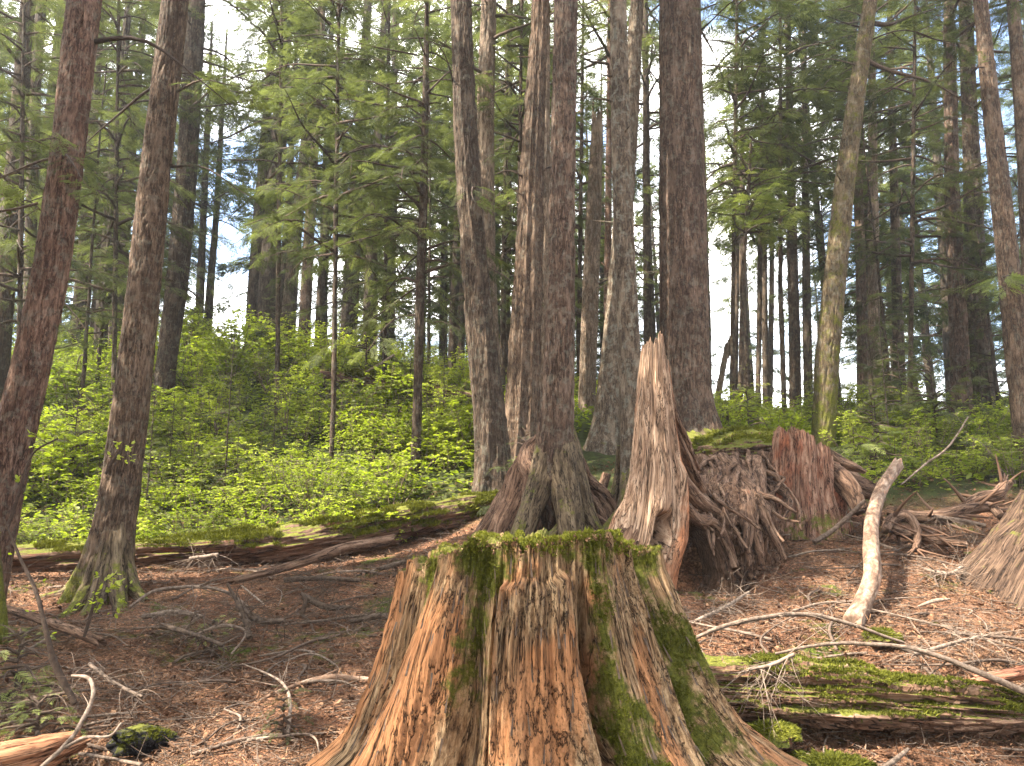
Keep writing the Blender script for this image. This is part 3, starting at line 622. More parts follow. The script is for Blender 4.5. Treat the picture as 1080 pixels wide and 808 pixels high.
wood(20, (-260, 200), (22, 34), 'conifer of the shaded wood behind the left bank', 'conifers behind the left bank', VAR, avoid=((175, 270),))
wood(11, (240, 560), (27, 38), 'conifer behind the crest between the grey pair and the central trunks', 'conifers behind the crest', VAR[2:3], sc=(.95, 1.3), avoid=((235, 400),))
wood(10, (590, 860), (27, 42), 'conifer in the distance behind the massive trunk and the blue sky row', 'conifers behind the pole row', VAR, sc=(.7, 1.0), avoid=((770, 860),))
wood(17, (860, 1330), (21, 36), 'conifer of the dark wood behind the right hand shrubs', 'conifers of the right hand wood', VAR, avoid=((955, 985),))
wood(46, (-500, 1600), (40, 62), 'conifer in the farthest belt of the wood', 'conifers of the farthest belt', VAR, sc=(.8, 1.15), avoid=((190, 330), (770, 830)))
wood(6, (-200, 130), (15, 22), 'young hemlock with low boughs on the left bank', 'young hemlocks on the left bank', UND, sc=(.7, 1.1))
wood(5, (360, 620), (19, 24), 'young hemlock with low boughs behind the central trunks', 'young hemlocks behind the central trunks', UND, sc=(.6, 1.0))
wood(9, (850, 1250), (15.5, 21), 'young hemlock with low boughs in the right hand wood', 'young hemlocks in the right hand wood', UND, sc=(.6, 1.05), avoid=((1000, 1050),))

# unseen trees added left of the frame to keep the clearing in shade
for k, (x, Y, sc_) in enumerate([(-8.6, 5.2, 1.0), (-12.5, 3.8, 1.15), (-8.6, -1.8, 1.0), (-5.2, -2.6, .9), (-13, -.8, 1.1), (-10, -4.4, 1.1), (-4.0, -6.0, 1.1)]):
    copy_tree(VAR[k % 3], 'unseen conifer added beyond the left edge to shade the clearing', 'unseen conifers added to shade the clearing', x, Y, sc_, k * 1.3)

# unseen trees added behind and beside the camera to cut the sky fill
for k, (x, Y, sc_) in enumerate([(-8, -7, 1.1), (-2.5, -8.5, 1.15), (3, -7.5, 1.1), (8, -6, 1.1), (12, -2, 1.15), (11, -10, 1.2), (0.5, -13, 1.2), (-6.5, -13, 1.2), (6.5, -14, 1.2), (15, 3.5, 1.15), (13.5, 8, 1.1), (-13, -9, 1.2)]):
    copy_tree(VAR[(k + 1) % 4], 'unseen conifer added around the camera to dim the sky fill', 'unseen conifers added to dim the sky fill', x, Y, sc_, k * 1.7)
# ---------------------------------------------------------------- moss tufts and helpers
def tuft_template(seed, n=9, spread=.5):
    r = np.random.default_rng(seed); V = []
    for k in range(n):
        a = r.uniform(0, 6.28); t = r.uniform(.2, 1.1); b = np.array([r.normal(0, .3), r.normal(0, .3), -.15]); d = np.array([math.cos(a) * t * spread, math.sin(a) * t * spread, r.uniform(.5, 1.)])
        sd = np.array([-math.sin(a), math.cos(a), 0]) * .13
        V.append([b - sd, b + sd, b + d])
    V = np.array(V).reshape(-1, 3); return V, np.arange(len(V)).reshape(-1, 3)
TUFT = [tuft_template(k) for k in range(4)]
def scatter_tufts(g, pts, nor, size, r, mi=0, tint=None):
    n = len(pts); k = r.integers(0, len(TUFT), n); X = nrm(np.cross(nor, r.normal(0, 1, (n, 3)))); s = size * np.exp(r.normal(-.05, .42, n))
    ti = np.clip(r.normal(.5, .22, n), 0, 1) if tint is None else tint
    for q, (TV, TF) in enumerate(TUFT):
        m = k == q; inst(g, TV, TF, pts[m], X[m], nor[m], s[m], mi, ti[m])
def grid_normals(V):
    du = np.gradient(V, axis=0); dv = np.roll(V, -1, 1) - np.roll(V, 1, 1); return nrm(np.cross(dv, du))
def tuft_mesh(name, V, nor, prob, n, size, r, parent, mat='moss_tuft'):
    """V,nor [a,b,3]; prob [a,b] weight"""
    p = prob.ravel() / prob.sum(); i = r.choice(len(p), n, p=p); pts = V.reshape(-1, 3)[i] + r.normal(0, size * .4, (n, 3))
    g = G(); scatter_tufts(g, pts, nor.reshape(-1, 3)[i], size, r); return g.build(name, M[mat], parent, smooth=False)

def main_stump():
    C = P(560, 600, 4.3); cx, cy = C[0], 4.3
    nc, nr = 1040, 430
    A = np.linspace(-PI, PI, nc, endpoint=False)[None] * np.ones((nr, 1)); s = np.sin(A); front = sstep(-.15, .15, np.cos(A))
    ztop = np.interp(s, [-1, -.9, -.84, -.78, -.68, -.55, -.3, .6, .8, .93, 1], [1.14, 1.22, 1.19, 1.26, 1.24, 1.31, 1.34, 1.335, 1.315, 1.27, 1.17])
    ztop = ztop + .022 * vnoise(st3(A * 9, 0 * A, 0 * A), 4) - .035 * sstep(.25, .7, vnoise(st3(A * 14, 0 * A, 0 * A), 7)) + .022 * vnoise(st3(A * 30, 0 * A, 0 * A), 5) + .008 * vnoise(st3(A * 80, 0 * A, 0 * A), 6)
    v = np.linspace(0, 1, nr)[:, None]; z0 = -.12; z = z0 + (ztop - z0) * v
    zk = [-.2, .145, .30, .43, .66, .91, 1.19, 1.4]; RL = np.interp(z, zk, [1.42, 1.17, .98, .91, .82, .75, .69, .67]); RR = np.interp(z, [-.2, .16, .22, .37, .52, .78, 1., 1.19, 1.4], [1.75, 1.42, 1.30, 1.10, .98, .85, .76, .68, .64])
    R = (RL + RR) / 2 * (1 + .0 * s) + (RR - RL) / 2 * s
    fw = .035 * vnoise(st3(A * 1.5, 0 * A, z * 1.2), 21)
    a = A + fw; t = np.clip((1.2 - z) / 1.05, 0, 1); low = sstep(1.2, .2, z)
    ga = lambda c, w: np.exp(-((a - c) / w) ** 2) * front
    boxf = lambda c0, c1, e: sstep(c0 - e, c0 + e, a) * sstep(c1 + e, c1 - e, a) * front
    cO = np.arcsin(np.clip(-.56 - .17 * t ** 2, -1, 1))
    orange = ga(cO, .15)
    stop = 1.16 + .035 * vnoise(st3(A * 22, 0 * A, 0 * A), 31) + .02 * vnoise(st3(A * 60, 0 * A, 0 * A), 32)
    slab = boxf(-.19, .20 + .06 * t, .014) * sstep(stop + .012, stop - .012, z)
    cl_l = 1.6 * ga(-.225, .02) * sstep(1.25, .7, z); cl_r = ga(.31 - .02 * t, .03) * sstep(1.3, .55, z)
    mlobe = ga(.44, .12); g75 = ga(np.arcsin(.76) - .05 * t, .075); l67 = ga(np.arcsin(.66), .06); l85 = ga(np.arcsin(.88), .09)
    gl = ga(-.36, .11); g2 = ga(-.86 - .1 * t, .06)
    d = .13 * orange * (.5 + low) - .15 * gl * (.35 + low) + .14 * slab - .17 * cl_l - .50 * cl_r + .06 * mlobe - .16 * g75 * (.35 + low) + .05 * l67 + .06 * l85 - .09 * g2 + .05 * fbm(st3(A * 5.5, 0 * A, z * .8), 2, 46)
    back = 1 - front; d = d + back * (.05 * np.cos(5 * A + .5) + .03 * np.cos(9 * A)) * (.4 + low)
    fib = st3(a * .9, .2 * fbm(st3(A * 2, 0 * A, z), 2, 2), z + .12 * np.abs(a))
    d = d + .021 * ridged(fib * np.array([15, 1, .8]), 3, 41) * (.6 + .6 * low) + .017 * ridged(fib * np.array([42, 1, 1.6]), 3, 42) + .0055 * ridged(fib * np.array([110, 1, 4.]), 2, 43)
    fl = fbm(fib * np.array([14, 1, .9]), 3, 44); d = d + .030 * np.floor(fl * 7) / 7
    d = d + slab * .012 * np.sign(np.sin(a * 60 + 2 * vnoise(st3(A * 8, 0 * A, z * 3), 3))) * .7
    mossy = .37 + .24 * sstep(1.05, 1.32, z) * np.clip(.75 + .9 * vnoise(st3(A * 5, 0 * A, 0 * A), 57) + .5 * vnoise(st3(A * 14, 0 * A, z * 3), 58), 0, 1.3) + .20 * gl * sstep(.5, .9, z) + .20 * mlobe + .30 * g75 + .16 * ga(-.75, .1) * sstep(.7, 1., z) + .16 * ga(1.0, .18) + .20 * ga(.36, .05)
    mossy = mossy - .34 * slab - .16 * orange * sstep(1.2, .9, z) - .30 * cl_r - .20 * l67 - .12 * sstep(.45, .15, z) + .14 * vnoise(st3(A * 3.5, 0 * A, z * 3.5), 55) + .10 * fbm(st3(A * 11, 0 * A, z * 8), 3, 56) - .17 * ga(.60, .05) * sstep(1., .8, z)
    raw = .40 + .42 * orange * sstep(1.15, .8, z) + .22 * sstep(.8, .95, s) * sstep(.75, .35, z) * front + .24 * ga(.05, .06) * sstep(.8, .6, z) + .25 * ga(.56, .06) * sstep(.95, .7, z) + .22 * sstep(.3, .0, z) + .2 * ga(-.02, .2) * sstep(1.1, 1.2, z) + .10 * slab + .15 * sstep(-.85, -.97, s)
    raw = raw + .14 * vnoise(st3(A * 5, 0 * A, z * 1.6), 61)
    # outer shell
    Rd = R + d; x = cx + Rd * np.sin(A); y = cy - Rd * np.cos(A)
    V = [st3(x, y, z)]; Mo = [mossy]; Ra = [raw]; Fi = [fib]
    for k in range(1, 22):    # the worn top
        q = k / 21; rr = Rd[-1] * (1 - q ** 1.1 * .999); zz = ztop[-1] - .05 * sstep(0, .5, q) * (1 + .6 * vnoise(st3(s[-1] * 3, np.cos(A[-1]) * 3, q * 3 + 0 * s[-1]), 9)) + .02 * fbm(st3(rr * s[-1] * 9, rr * np.cos(A[-1]) * 9, 0 * s[-1]), 3, 12)
        V.append(st3(cx + rr * s[-1], cy - rr * np.cos(A[-1]), zz)[None]); Mo.append(.62 + 0 * s[-1:]); Ra.append(.4 + 0 * s[-1:]); Fi.append(st3(cx + rr * s[-1], cy - rr * np.cos(A[-1]), zz)[None])
    V = np.concatenate(V); Mo = np.concatenate(Mo); Ra = np.concatenate(Ra); Fi = np.concatenate(Fi)
    n = V.shape[0]; root = thing('tree_stump', 'big foreground stump of orange and grey splintered wood under green moss', 'tree stump', (cx, cy, 0))
    off = np.array([cx, cy, 0]); g = G(); g.add((V - off).reshape(-1, 3), grid_faces(n, nc), 0, None, moss=Mo.ravel(), raw=Ra.ravel(), fib=Fi.reshape(-1, 3))
    g.build('stump_wood', M['stump'], root)
    nor = grid_normals(V); r = np.random.default_rng(5)
    mn = Mo + .17 * fbm(V * 9, 3, 71) + .05 * fbm(V * 30, 2, 72)
    w = sstep(.56, .68, mn) * (V[..., 1] < cy + .5); area = np.linalg.norm(np.cross(np.gradient(V, axis=0), np.gradient(V, axis=1)), axis=-1)
    tuft_mesh('moss', V - off, nor, w * area, 52000, .0085, r, root)
    top = sstep(1.25, 1.31, V[..., 2]) * sstep(0., .4, vnoise(V * 5, 90) + .3 * vnoise(V * 15, 91)) ; tm = G()
    p = (top * area).ravel(); p /= p.sum(); i = r.choice(len(p), 11000, p=p); nn = nrm(nor.reshape(-1, 3)[i] * .5 + np.array([0, 0, .8])); scatter_tufts(tm, (V - off).reshape(-1, 3)[i] + np.stack([r.normal(0, .006, 11000), r.normal(0, .006, 11000), r.uniform(0, .014, 11000)], 1), nn, .0105, r, 0, np.clip(r.normal(.75, .2, 11000), 0, 1))
    tm.build('moss_rim', M['moss_tuft'], root, smooth=False)
    # splinters: thin shards standing proud of the wood, and red crumbs on the rim
    sg = G(); ns = 520; si = r.integers(0, nr - 60, ns) * 1 + 20; ci = np.clip((r.uniform(-1.3, 1.3, ns) + PI) / (2 * PI) * nc, 0, nc - 1).astype(int)
    base = (V - off)[si, ci]; nb = nor[si, ci]; up = nrm((V[np.minimum(si + 12, nr - 1), ci] - V[si, ci])); L = r.uniform(.02, .11, ns)
    T = np.array([[0, -.5, 0], [0, .5, 0], [.6, .35, .25], [.6, -.25, .2], [1, .05, .5]]); W_ = r.uniform(.08, .16, ns)
    X = nrm(up * np.where(r.random(ns) < .7, 1, -1)[:, None] + nb * .12); TY = T * np.array([1, .12, .12])
    inst(sg, TY, np.array([[0, 1, 2, 3]]), base + nb * .002, X, nb, L, 0, .3); inst(sg, TY, np.array([[3, 2, 4]]), base + nb * .002, X, nb, L, 0, .3)
    tag(sg.build('splinters', M['twig'], root, smooth=False), kind='stuff')
    cg = G(); m = 800; ci = np.clip((np.clip(r.normal(.1, .5, m), -1.4, 1.4) + PI) / (2 * PI) * nc, 0, nc - 1).astype(int); ri = nr - 1 + r.integers(-8, 6, m)
    pos = (V - off)[ri, ci] + r.normal(0, .006, (m, 3)) + np.array([0, 0, .008]); B = np.array([[0, -.4, 0], [1, -.3, .1], [1, .4, 0], [0, .3, .2], [.5, 0, .5]])
    inst(cg, B, np.array([[0, 1, 4], [1, 2, 4], [2, 3, 4], [3, 0, 4]]), pos, r.normal(0, 1, (m, 3)), r.normal(0, 1, (m, 3)), r.uniform(.005, .014, m), 0, r.uniform(0, 1, m))
    tag(cg.build('bark_crumbs', M['needle'], root, smooth=False), kind='stuff')
main_stump()

def radial(name, label, cat, prof, Y, mat, ztopf, lobes=(), ncol=260, nrow=260, rough=.012, fine=1., moss=lambda A, z, s: .3, raw=lambda A, z, s: .4, seed=0, depth=.85, pits=(), tuft=0, groove=None, parent=None, part='wood', fs=(16, 1.3)):
    """a stump-like body; prof: (photo y, centre x, width px) top first"""
    q = np.array([np.append(P(c, y, Y), W(w, y, Y) / 2) for y, c, w in prof])[::-1]
    zb = q[0, 2]; zt = q[-1, 2]; A = np.linspace(-PI, PI, ncol, endpoint=False)[None] * np.ones((nrow, 1)); s = np.sin(A)
    zt_ = zt + ztopf(A, s); v = np.linspace(0, 1, nrow)[:, None]; z = zb + (zt_ - zb) * v
    cx = np.interp(z, q[:, 2], q[:, 0]); R = np.interp(z, q[:, 2], q[:, 3])
    d = 0 * R
    for (c, w, h, zlo, zhi) in lobes: d = d + h * np.exp(-(((A - math.radians(c) + .12 * vnoise(st3(z * 2, 0 * A + c, 0 * A), seed) + PI) % (2 * PI) - PI) / math.radians(w)) ** 2) * sstep(zhi + .1, zhi - .1, z) * sstep(zlo - .05, zlo + .05, z)
    fib = st3(A * float(np.median(q[:, 3])), .2 * fbm(st3(A * 2, 0 * A, z), 2, 2), z)
    d = d + rough * (1.6 * ridged(fib * np.array([fs[0] * fine, 1, fs[1]]), 3, seed + 1) + .9 * ridged(fib * np.array([42 * fine, 1, 3.]), 3, seed + 2) + 1.6 * np.floor(fbm(fib * np.array([14 * fine, 1, 1.6]), 3, seed + 4) * 7) / 7)
    for (pa, pz, wa, wz, dd) in pits: d = d - dd * np.exp(-(((A - math.radians(pa)) / math.radians(wa)) ** 4 + ((z - pz) / wz) ** 4))
    R2 = np.where(R + d < .01, np.maximum(R + d, -.30), R + d); x = cx + R2 * s; y = Y - R2 * np.cos(A) * depth
    V = [st3(x, y, z)]; Mo = [moss(A, z, s) + 0 * A]; Ra = [raw(A, z, s) + 0 * A]; Fi = [fib]
    for k in range(1, 9):
        f = 1 - k / 8 * .999; dz = -.10 * sstep(0, .7, k / 8)
        zz = z[-1] * (1 - .0) + dz; zc = zz * (1 - k / 8) + (zt - .22) * k / 8
        V.append(st3(cx[-1] + (x[-1] - cx[-1]) * f, Y + (y[-1] - Y) * f, zc)[None]); Mo.append(Mo[0][-1:]); Ra.append(Ra[0][-1:] * 0 + .3); Fi.append(V[-1])
    V, Mo, Ra, Fi = map(np.concatenate, (V, Mo, Ra, Fi))
    o = np.array([q[0, 0], Y, 0]); root = parent or thing(name, label, cat, o)
    if parent is not None: o = np.array(parent.location)
    g = G(); g.add((V - o).reshape(-1, 3), grid_faces(len(V), ncol), 0, None, moss=Mo.ravel(), raw=Ra.ravel(), fib=Fi.reshape(-1, 3)); g.build(part, M[mat], root)
    if tuft:
        rr = np.random.default_rng(seed); w = sstep(.5, .62, Mo + .15 * fbm(V * 6, 3, 71)) * (V[..., 1] < Y + .1); tuft_mesh('moss', V - o, grid_normals(V), w + 1e-9, tuft, .02, rr, root)
    return root, o

def gnarl(g, pts, ns=28, n=None, rough=.12, seed=0, o=(0, 0, 0), rib=.0, wob=0., tint=None, px=True, sink=0., hug=False):
    """a gnarled root or limb through (photo x, y, distance, width px)"""
    q = np.array([np.append(P(a, b, Y), W(w, b, Y) / 2) for a, b, Y, w in pts]) if px else np.array(pts, float)
    L = np.linalg.norm(np.diff(q[:, :3], axis=0), axis=1).sum(); rm = q[:, 3].mean(); n = n or int(np.clip(L / max(rm * .25, .008), 12, 320))
    q = smooth_path(q, n, wob, seed, L * 2.2); q[:, 3] = np.maximum(q[:, 3], .0015); q[:, 2] -= sink
    if hug:
        tt = np.linspace(0, 1, n); w_ = sstep(.25, .75, tt); q[:, 2] = q[:, 2] * (1 - w_) + w_ * (H(q[:, 0], q[:, 1]) + q[:, 3] * (.5 - 1.7 * sstep(.6, 1, tt)))
    V, f, caps, LL = tubes(q[None, :, :3], q[None, :, 3], ns); c = np.repeat(q[:, :3], ns, 0); B = V[:n * ns]; R = np.repeat(q[:, 3], ns)[:, None]
    u = nrm(B - c); al = np.repeat(np.linspace(0, L, n), ns)[:, None]; th = np.tile(np.arange(ns) * 2 * PI / ns, n)[:, None]
    mo_ = np.full(len(V), .3); fb_ = np.zeros((len(V), 3)); fb_[:n * ns] = np.concatenate([np.cos(th) * R, np.sin(th) * R, al], 1) + seed * .37
    nz = fbm(np.concatenate([np.cos(th) * 1.3, np.sin(th) * 1.3, al / rm * .22 + seed * 3.1], 1), 3, seed) + .5 * ridged(np.concatenate([np.cos(th) * 3, np.sin(th) * 3, al / rm * .15 + seed], 1), 2, seed + 5) + .35 * ridged(np.concatenate([np.cos(th) * 7, np.sin(th) * 7, al / rm * .22 + seed], 1), 3, seed + 8)
    V[:n * ns] = c + u * R * (1 + rough * 2.2 * nz[:, None]) 
    n0 = g.n; g.add(V - np.asarray(o), f, 0, .5 if tint is None else tint, moss=mo_, fib=fb_); g.F.append(np.concatenate([caps, np.full((len(caps), 1), -1 - n0)], 1) + n0); g.M.append(np.zeros(len(caps), np.int32))
    return q

# ---------------------------------------------------------------- central trunk standing on stilt roots
T = tree('central brown trunk standing on splayed mossy stilt roots behind the big stump', [(584,575,10),(584,545,26),(583,512,50),(585,480,44),(589,400,35),(592,280,30),(594,150,27),(597,0,25)], 9.0, 'bark_plate', ncol=160, step=.022, rough=.013, top=27, seed=19, nst=5, fs=.9, mossb=.25, crown=hc(11, 36, 3.4, 0), zsw=9.2,
     base=None)
T.z0 = T.z0
def roots_of(T, lists, mat='root', seed=0, name='root', **k):
    o = np.array(T.root.location)
    for j, pts in enumerate(lists):
        g = G(); gnarl(g, pts, seed=seed + j, o=o, **k); g.build(name, M[mat], T.root)
CEN = T
M['root_moss'] = wood_mat('mossy_root_bark', (.03, .021, .013), (.085, .06, .036), (.165, .125, .08), (.11, .055, .03), .3, .43, (1, 1, .2), 45, upmoss=.25)
roots_of(T, [[(586,425,9.08,12),(578,468,8.98,24),(568,510,8.88,26),(557,545,8.75,24),(546,580,8.6,26),(540,600,8.5,24)],
             [(588,430,9.05,12),(591,480,8.93,30),(597,520,8.8,28),(602,555,8.65,26),(606,590,8.5,26)],
             [(590,430,9.1,12),(600,472,9.05,22),(610,510,9.0,19),(618,540,8.95,17),(630,568,8.85,18),(640,590,8.8,16)],
             [(584,450,9.15,14),(580,500,9.15,24),(575,540,9.2,24),(574,585,9.2,30)],
             [(604,545,8.75,14),(588,560,8.7,10),(572,575,8.65,11),(560,590,8.6,12)]], 'root_moss', 300, ns=40, rough=.10)
roots_of(T, [[(578,452,9.2,8),(562,474,9.18,17),(548,498,9.1,22),(540,530,9.1,28),(528,560,9.0,28),(520,590,8.9,24)],
             [(574,460,9.3,8),(558,474,9.15,15),(556,490,9.02,19),(562,505,8.95,20),(556,540,8.9,14),(548,570,8.9,14)],
             [(556,492,9.2,22),(566,530,9.15,26),(562,580,9.1,24)],
             [(546,505,9.3,16),(530,530,9.3,16),(512,556,9.2,14),(500,575,9.1,12)]], 'redrot' if False else 'root', 320, ns=36, rough=.16)
# roots between the central trunk and the lichen trunk
roots_of(T, [[(608,480,9.2,12),(622,505,9.3,9),(640,522,9.3,7),(655,545,9.2,7)], [(606,492,9.25,9),(618,520,9.3,10),(634,540,9.25,9),(640,570,9.1,8)],
             [(612,505,9.4,8),(628,520,9.5,9),(640,536,9.45,8),(652,560,9.2,9)], [(640,500,9.8,8),(630,530,9.7,9),(624,560,9.5,10)], [(650,520,9.6,8),(632,545,9.5,10),(615,565,9.3,9)], [(625,545,9.3,12),(645,560,9.1,13),(660,575,8.9,12)]], 'root', 340, ns=20, rough=.15)

lich = [o for o in COL.objects if o.get('label', '').startswith('straight lichen')][0]
TT = Tree(); TT.root = lich
roots_of(TT, [[(668,500,9.35,22),(662,535,9.1,20),(645,555,9.0,15),(628,572,8.9,12),(612,590,8.8,12)], [(672,520,9.3,26),(668,550,9.1,26),(658,585,8.9,22),(650,610,8.7,20)], [(680,520,9.4,22),(690,560,9.3,24),(694,600,9.2,20)],
              [(655,470,9.5,8),(652,505,9.6,8),(642,540,9.5,9)]], 'root_moss', 360, ns=36, rough=.12)

# ---------------------------------------------------------------- pale split snag
sn, so = radial('dead_snag', 'pale split snag with jagged top and a window hole above its roots', 'dead tree',
   [(352,690,22),(372,690,27),(400,690,34),(450,691,43),(500,692,55),(540,688,66),(570,683,76),(600,673,78),(640,660,92)], 7.6, 'snag',
   lambda A, s: -.02 - .16 * np.exp(-((s + .12) / .22) ** 2) * (np.cos(A) > -2) - .13 * sstep(-.3, -.9, s) - .28 * sstep(.62, .95, s) + .03 * vnoise(st3(A * 8, 0 * A, 0 * A), 3),
   lobes=[(-60, 12, .035, .7, 2.6), (-20, 8, -.03, .7, 2.9), (12, 12, .03, .6, 2.6), (40, 7, -.04, .9, 2.6), (62, 14, .05, .6, 1.9), (-85, 16, .07, .5, 1.5), (150, 20, .06, .6, 2)],
   ncol=360, nrow=420, rough=.0075, fine=1.5, seed=401, depth=.8, moss=lambda A, z, s: .24 + .2 * sstep(-.5, -.95, s) * sstep(1.4, .8, z) + .1 * sstep(1., .7, z), raw=lambda A, z, s: .36 + .12 * sstep(1.5, .8, z) + .1 * sstep(.5, 1., s),
   pits=[(15, 1.22, 13, .19, .75)])
def parts(root, o, lists, mat='root', seed=0, name='root', **k):
    for j, pts in enumerate(lists):
        g = G(); gnarl(g, pts, seed=seed + j, o=o, **k); g.build(name, M[mat], root)
parts(sn, so, [[(668,560,7.5,30),(655,590,7.4,26),(646,620,7.3,24)], [(700,470,7.7,14),(716,505,7.9,16),(738,530,8.1,14),(758,542,8.2,12)],
               [(712,520,7.7,12),(732,545,7.9,12),(752,552,8.0,10),(768,575,8.0,9),(776,600,7.9,8)], [(703,430,7.75,8),(722,480,8.0,10),(738,512,8.3,9),(752,530,8.5,8)], [(704,400,7.7,4),(713,440,7.8,7),(726,470,8.0,7),(736,495,8.3,5)]], 'root', 420, ns=34, rough=.13)

# ---------------------------------------------------------------- root mound under the massive trunk
def blob(name, c, rad, mat, parent, o, seed, amp=.16, pits=(), nu=200, nv=120, freq=1.6, fin=.03):
    th = np.linspace(0, 2 * PI, nu, endpoint=False)[None]; ph = np.linspace(.03, PI - .03, nv)[:, None][::-1]
    d = st3(np.sin(ph) * np.cos(th), np.sin(ph) * np.sin(th), np.cos(ph) + 0 * th)
    k = 1 + amp * fbm(d * freq, 4, seed) * 1.8 + fin * ridged(d * 9, 3, seed + 3)
    k = k + 1.2 * fin * ridged(d * np.array([16, 16, 6]), 3, seed + 7)
    V = np.asarray(c) + d * np.asarray(rad) * k[..., None]
    for (pc, pr, dep, dirv) in pits:
        w = np.exp(-(np.linalg.norm((V - np.asarray(pc)) / np.asarray(pr), axis=-1)) ** 4); V = V + (w * dep)[..., None] * nrm(np.asarray(dirv, float))
    g = G(); g.add((V - np.asarray(o)).reshape(-1, 3), grid_faces(nv, nu), 0, None, moss=np.full(nu * nv, .3), fib=(V * [1, 1, .6]).reshape(-1, 3)); return g.build(name, M[mat], parent), V
big = [o for o in COL.objects if o.get('label', '').startswith('massive reddish')][0]; bo = np.array(big.location)
pit = P(736, 606, 8.0); pit2 = P(785, 528, 9.1)
blob('root_mound', P(746, 583, 8.95), (.80, .95, .86), 'root', big, bo, 501, .14, nu=360, nv=240, fin=.045, pits=[(pit + np.array([0, .35, 0]), (.38, .95, .46), 1.6, (0, 1, .12)), (pit2 + np.array([0, .2, 0]), (.13, .5, .18), .5, (0, 1, 0))])
_o, MV = blob('moss_mound', P(775, 486, 11.2), (.95, 1.3, .40), 'log_moss', big, bo, 502, .16, fin=.04)
rr = np.random.default_rng(503); mn_ = nrm(MV - P(775, 486, 11.2)); tuft_mesh('moss', MV - bo, mn_, sstep(-.1, .6, mn_[..., 2]) * sstep(-.3, .2, fbm(MV * 3, 3, 9)) + 1e-9, 9000, .03, rr, big)
rl = [[(735,470,11.6,16),(760,485,10.4,12),(785,500,9.8,10),(800,530,9.4,9),(815,565,9.0,7)], [(730,480,11,12),(745,490,10,10),(755,515,8.9,9),(762,545,8.5,9),(775,570,8.4,7)],
      [(765,495,9.6,16),(766,520,8.9,20),(768,545,8.55,18),(778,568,8.5,12),(795,580,8.5,8)], [(750,500,9.4,9),(748,520,8.8,10),(742,540,8.5,9),(752,560,8.2,8)], [(790,505,9.9,12),(800,520,9.6,12),(804,545,9.3,10),(810,562,9.2,8)],
      [(740,478,10.5,8),(765,478,10.2,7),(790,488,10.2,7),(806,500,10.1,6)], [(742,490,9.9,6),(770,487,9.9,6),(800,495,10,5)], [(775,565,8.4,8),(768,590,8.1,9),(766,612,7.9,8)],
      [(722,505,8.6,14),(740,530,8.3,12),(755,545,8.3,9)], [(730,545,8.0,7),(742,550,8.0,8),(760,560,8.1,6),(770,585,8.05,5),(785,610,8.0,4)]]
for k in range(8):
    x0 = rr.uniform(752, 800); y0 = rr.uniform(480, 515); Y0 = 9.9 - (y0 - 478) / 42 * 1.1; dx = rr.normal(10, 14); w0 = rr.uniform(9, 15); dx = abs(dx) * .8
    rl.append([(x0, y0, Y0, w0), (x0 + dx, y0 + 25, Y0 - .75, w0 * .95), (x0 + dx * 1.6, y0 + 55, Y0 - 1.1, w0 * .8), (x0 + dx * 2.4, y0 + 88, Y0 - 1.2, w0 * .45)])
for k in range(60):
    x0 = rr.uniform(735, 805); y0 = rr.uniform(478, 520); Y0 = 9.9 - (y0 - 478) / 42 * 1.1
    x1 = x0 + rr.normal(6, 16); x2 = max(x1 + rr.normal(8, 18), 752); rl.append([(x0, y0, Y0, rr.uniform(2, 6)), (x1, y0 + rr.uniform(12, 30), Y0 - .7, rr.uniform(2, 6)), (x2, y0 + rr.uniform(40, 70), Y0 - 1.05, 2.2)])
parts(big, bo, rl, 'root', 520, ns=18, rough=.15, wob=.085)
parts(big, bo, [[(718,465,12.4,26),(700,480,12.0,20),(685,500,11.6,14),(672,520,11.2,10)], [(735,462,12.3,28),(765,468,12.,18),(800,478,11.6,14),(830,492,11.3,10)], [(728,466,12.1,26),(745,480,11.3,20),(760,490,10.6,16)]], 'root_moss', 560, ns=30, rough=.12)

# ---------------------------------------------------------------- red stump and its roots
rs, ro = radial('rotten_stump', 'red crumbling fibrous stump with one slanting broken side beside the root mound', 'tree stump',
   [(452,846,58),(480,848,64),(520,848,68),(545,850,76),(568,850,88)], 9.4, 'redrot', lambda A, s: -.42 * sstep(-.55, .95, s) + .06 * vnoise(st3(A * 7, 0 * A, 0 * A), 3) - .10 * sstep(-.7, -.98, s) + .04 * vnoise(st3(A * 21, 0 * A, 0 * A), 6),
   lobes=[(-40, 9, -.05, 1.3, 2.4), (-15, 10, .03, 1.3, 2.6), (8, 7, -.05, 1.3, 2.3), (30, 8, .03, 1.2, 2.3), (48, 6, -.07, 1.2, 2.2), (70, 12, .05, 1.2, 2.)], ncol=340, nrow=300, rough=.011, fine=1.25, seed=601,
   moss=lambda A, z, s: .26 + .28 * sstep(1.6, 1.35, z), raw=lambda A, z, s: .42 + 0 * A)
parts(rs, ro, [[(862,470,9.5,8),(880,484,9.4,10),(898,492,9.3,8),(912,498,9.3,4)], [(872,492,9.3,14),(888,505,9.2,18),(900,520,9.1,16),(908,540,9.0,14)], [(878,500,9.5,16),(880,525,9.4,18),(884,550,9.3,16)], [(890,500,9.8,20),(905,512,9.7,18),(925,520,9.7,14)], [(815,480,9.7,26),(808,505,9.7,26),(806,540,9.6,24),(812,565,9.4,16)]], 'root', 620, ns=30, rough=.2)
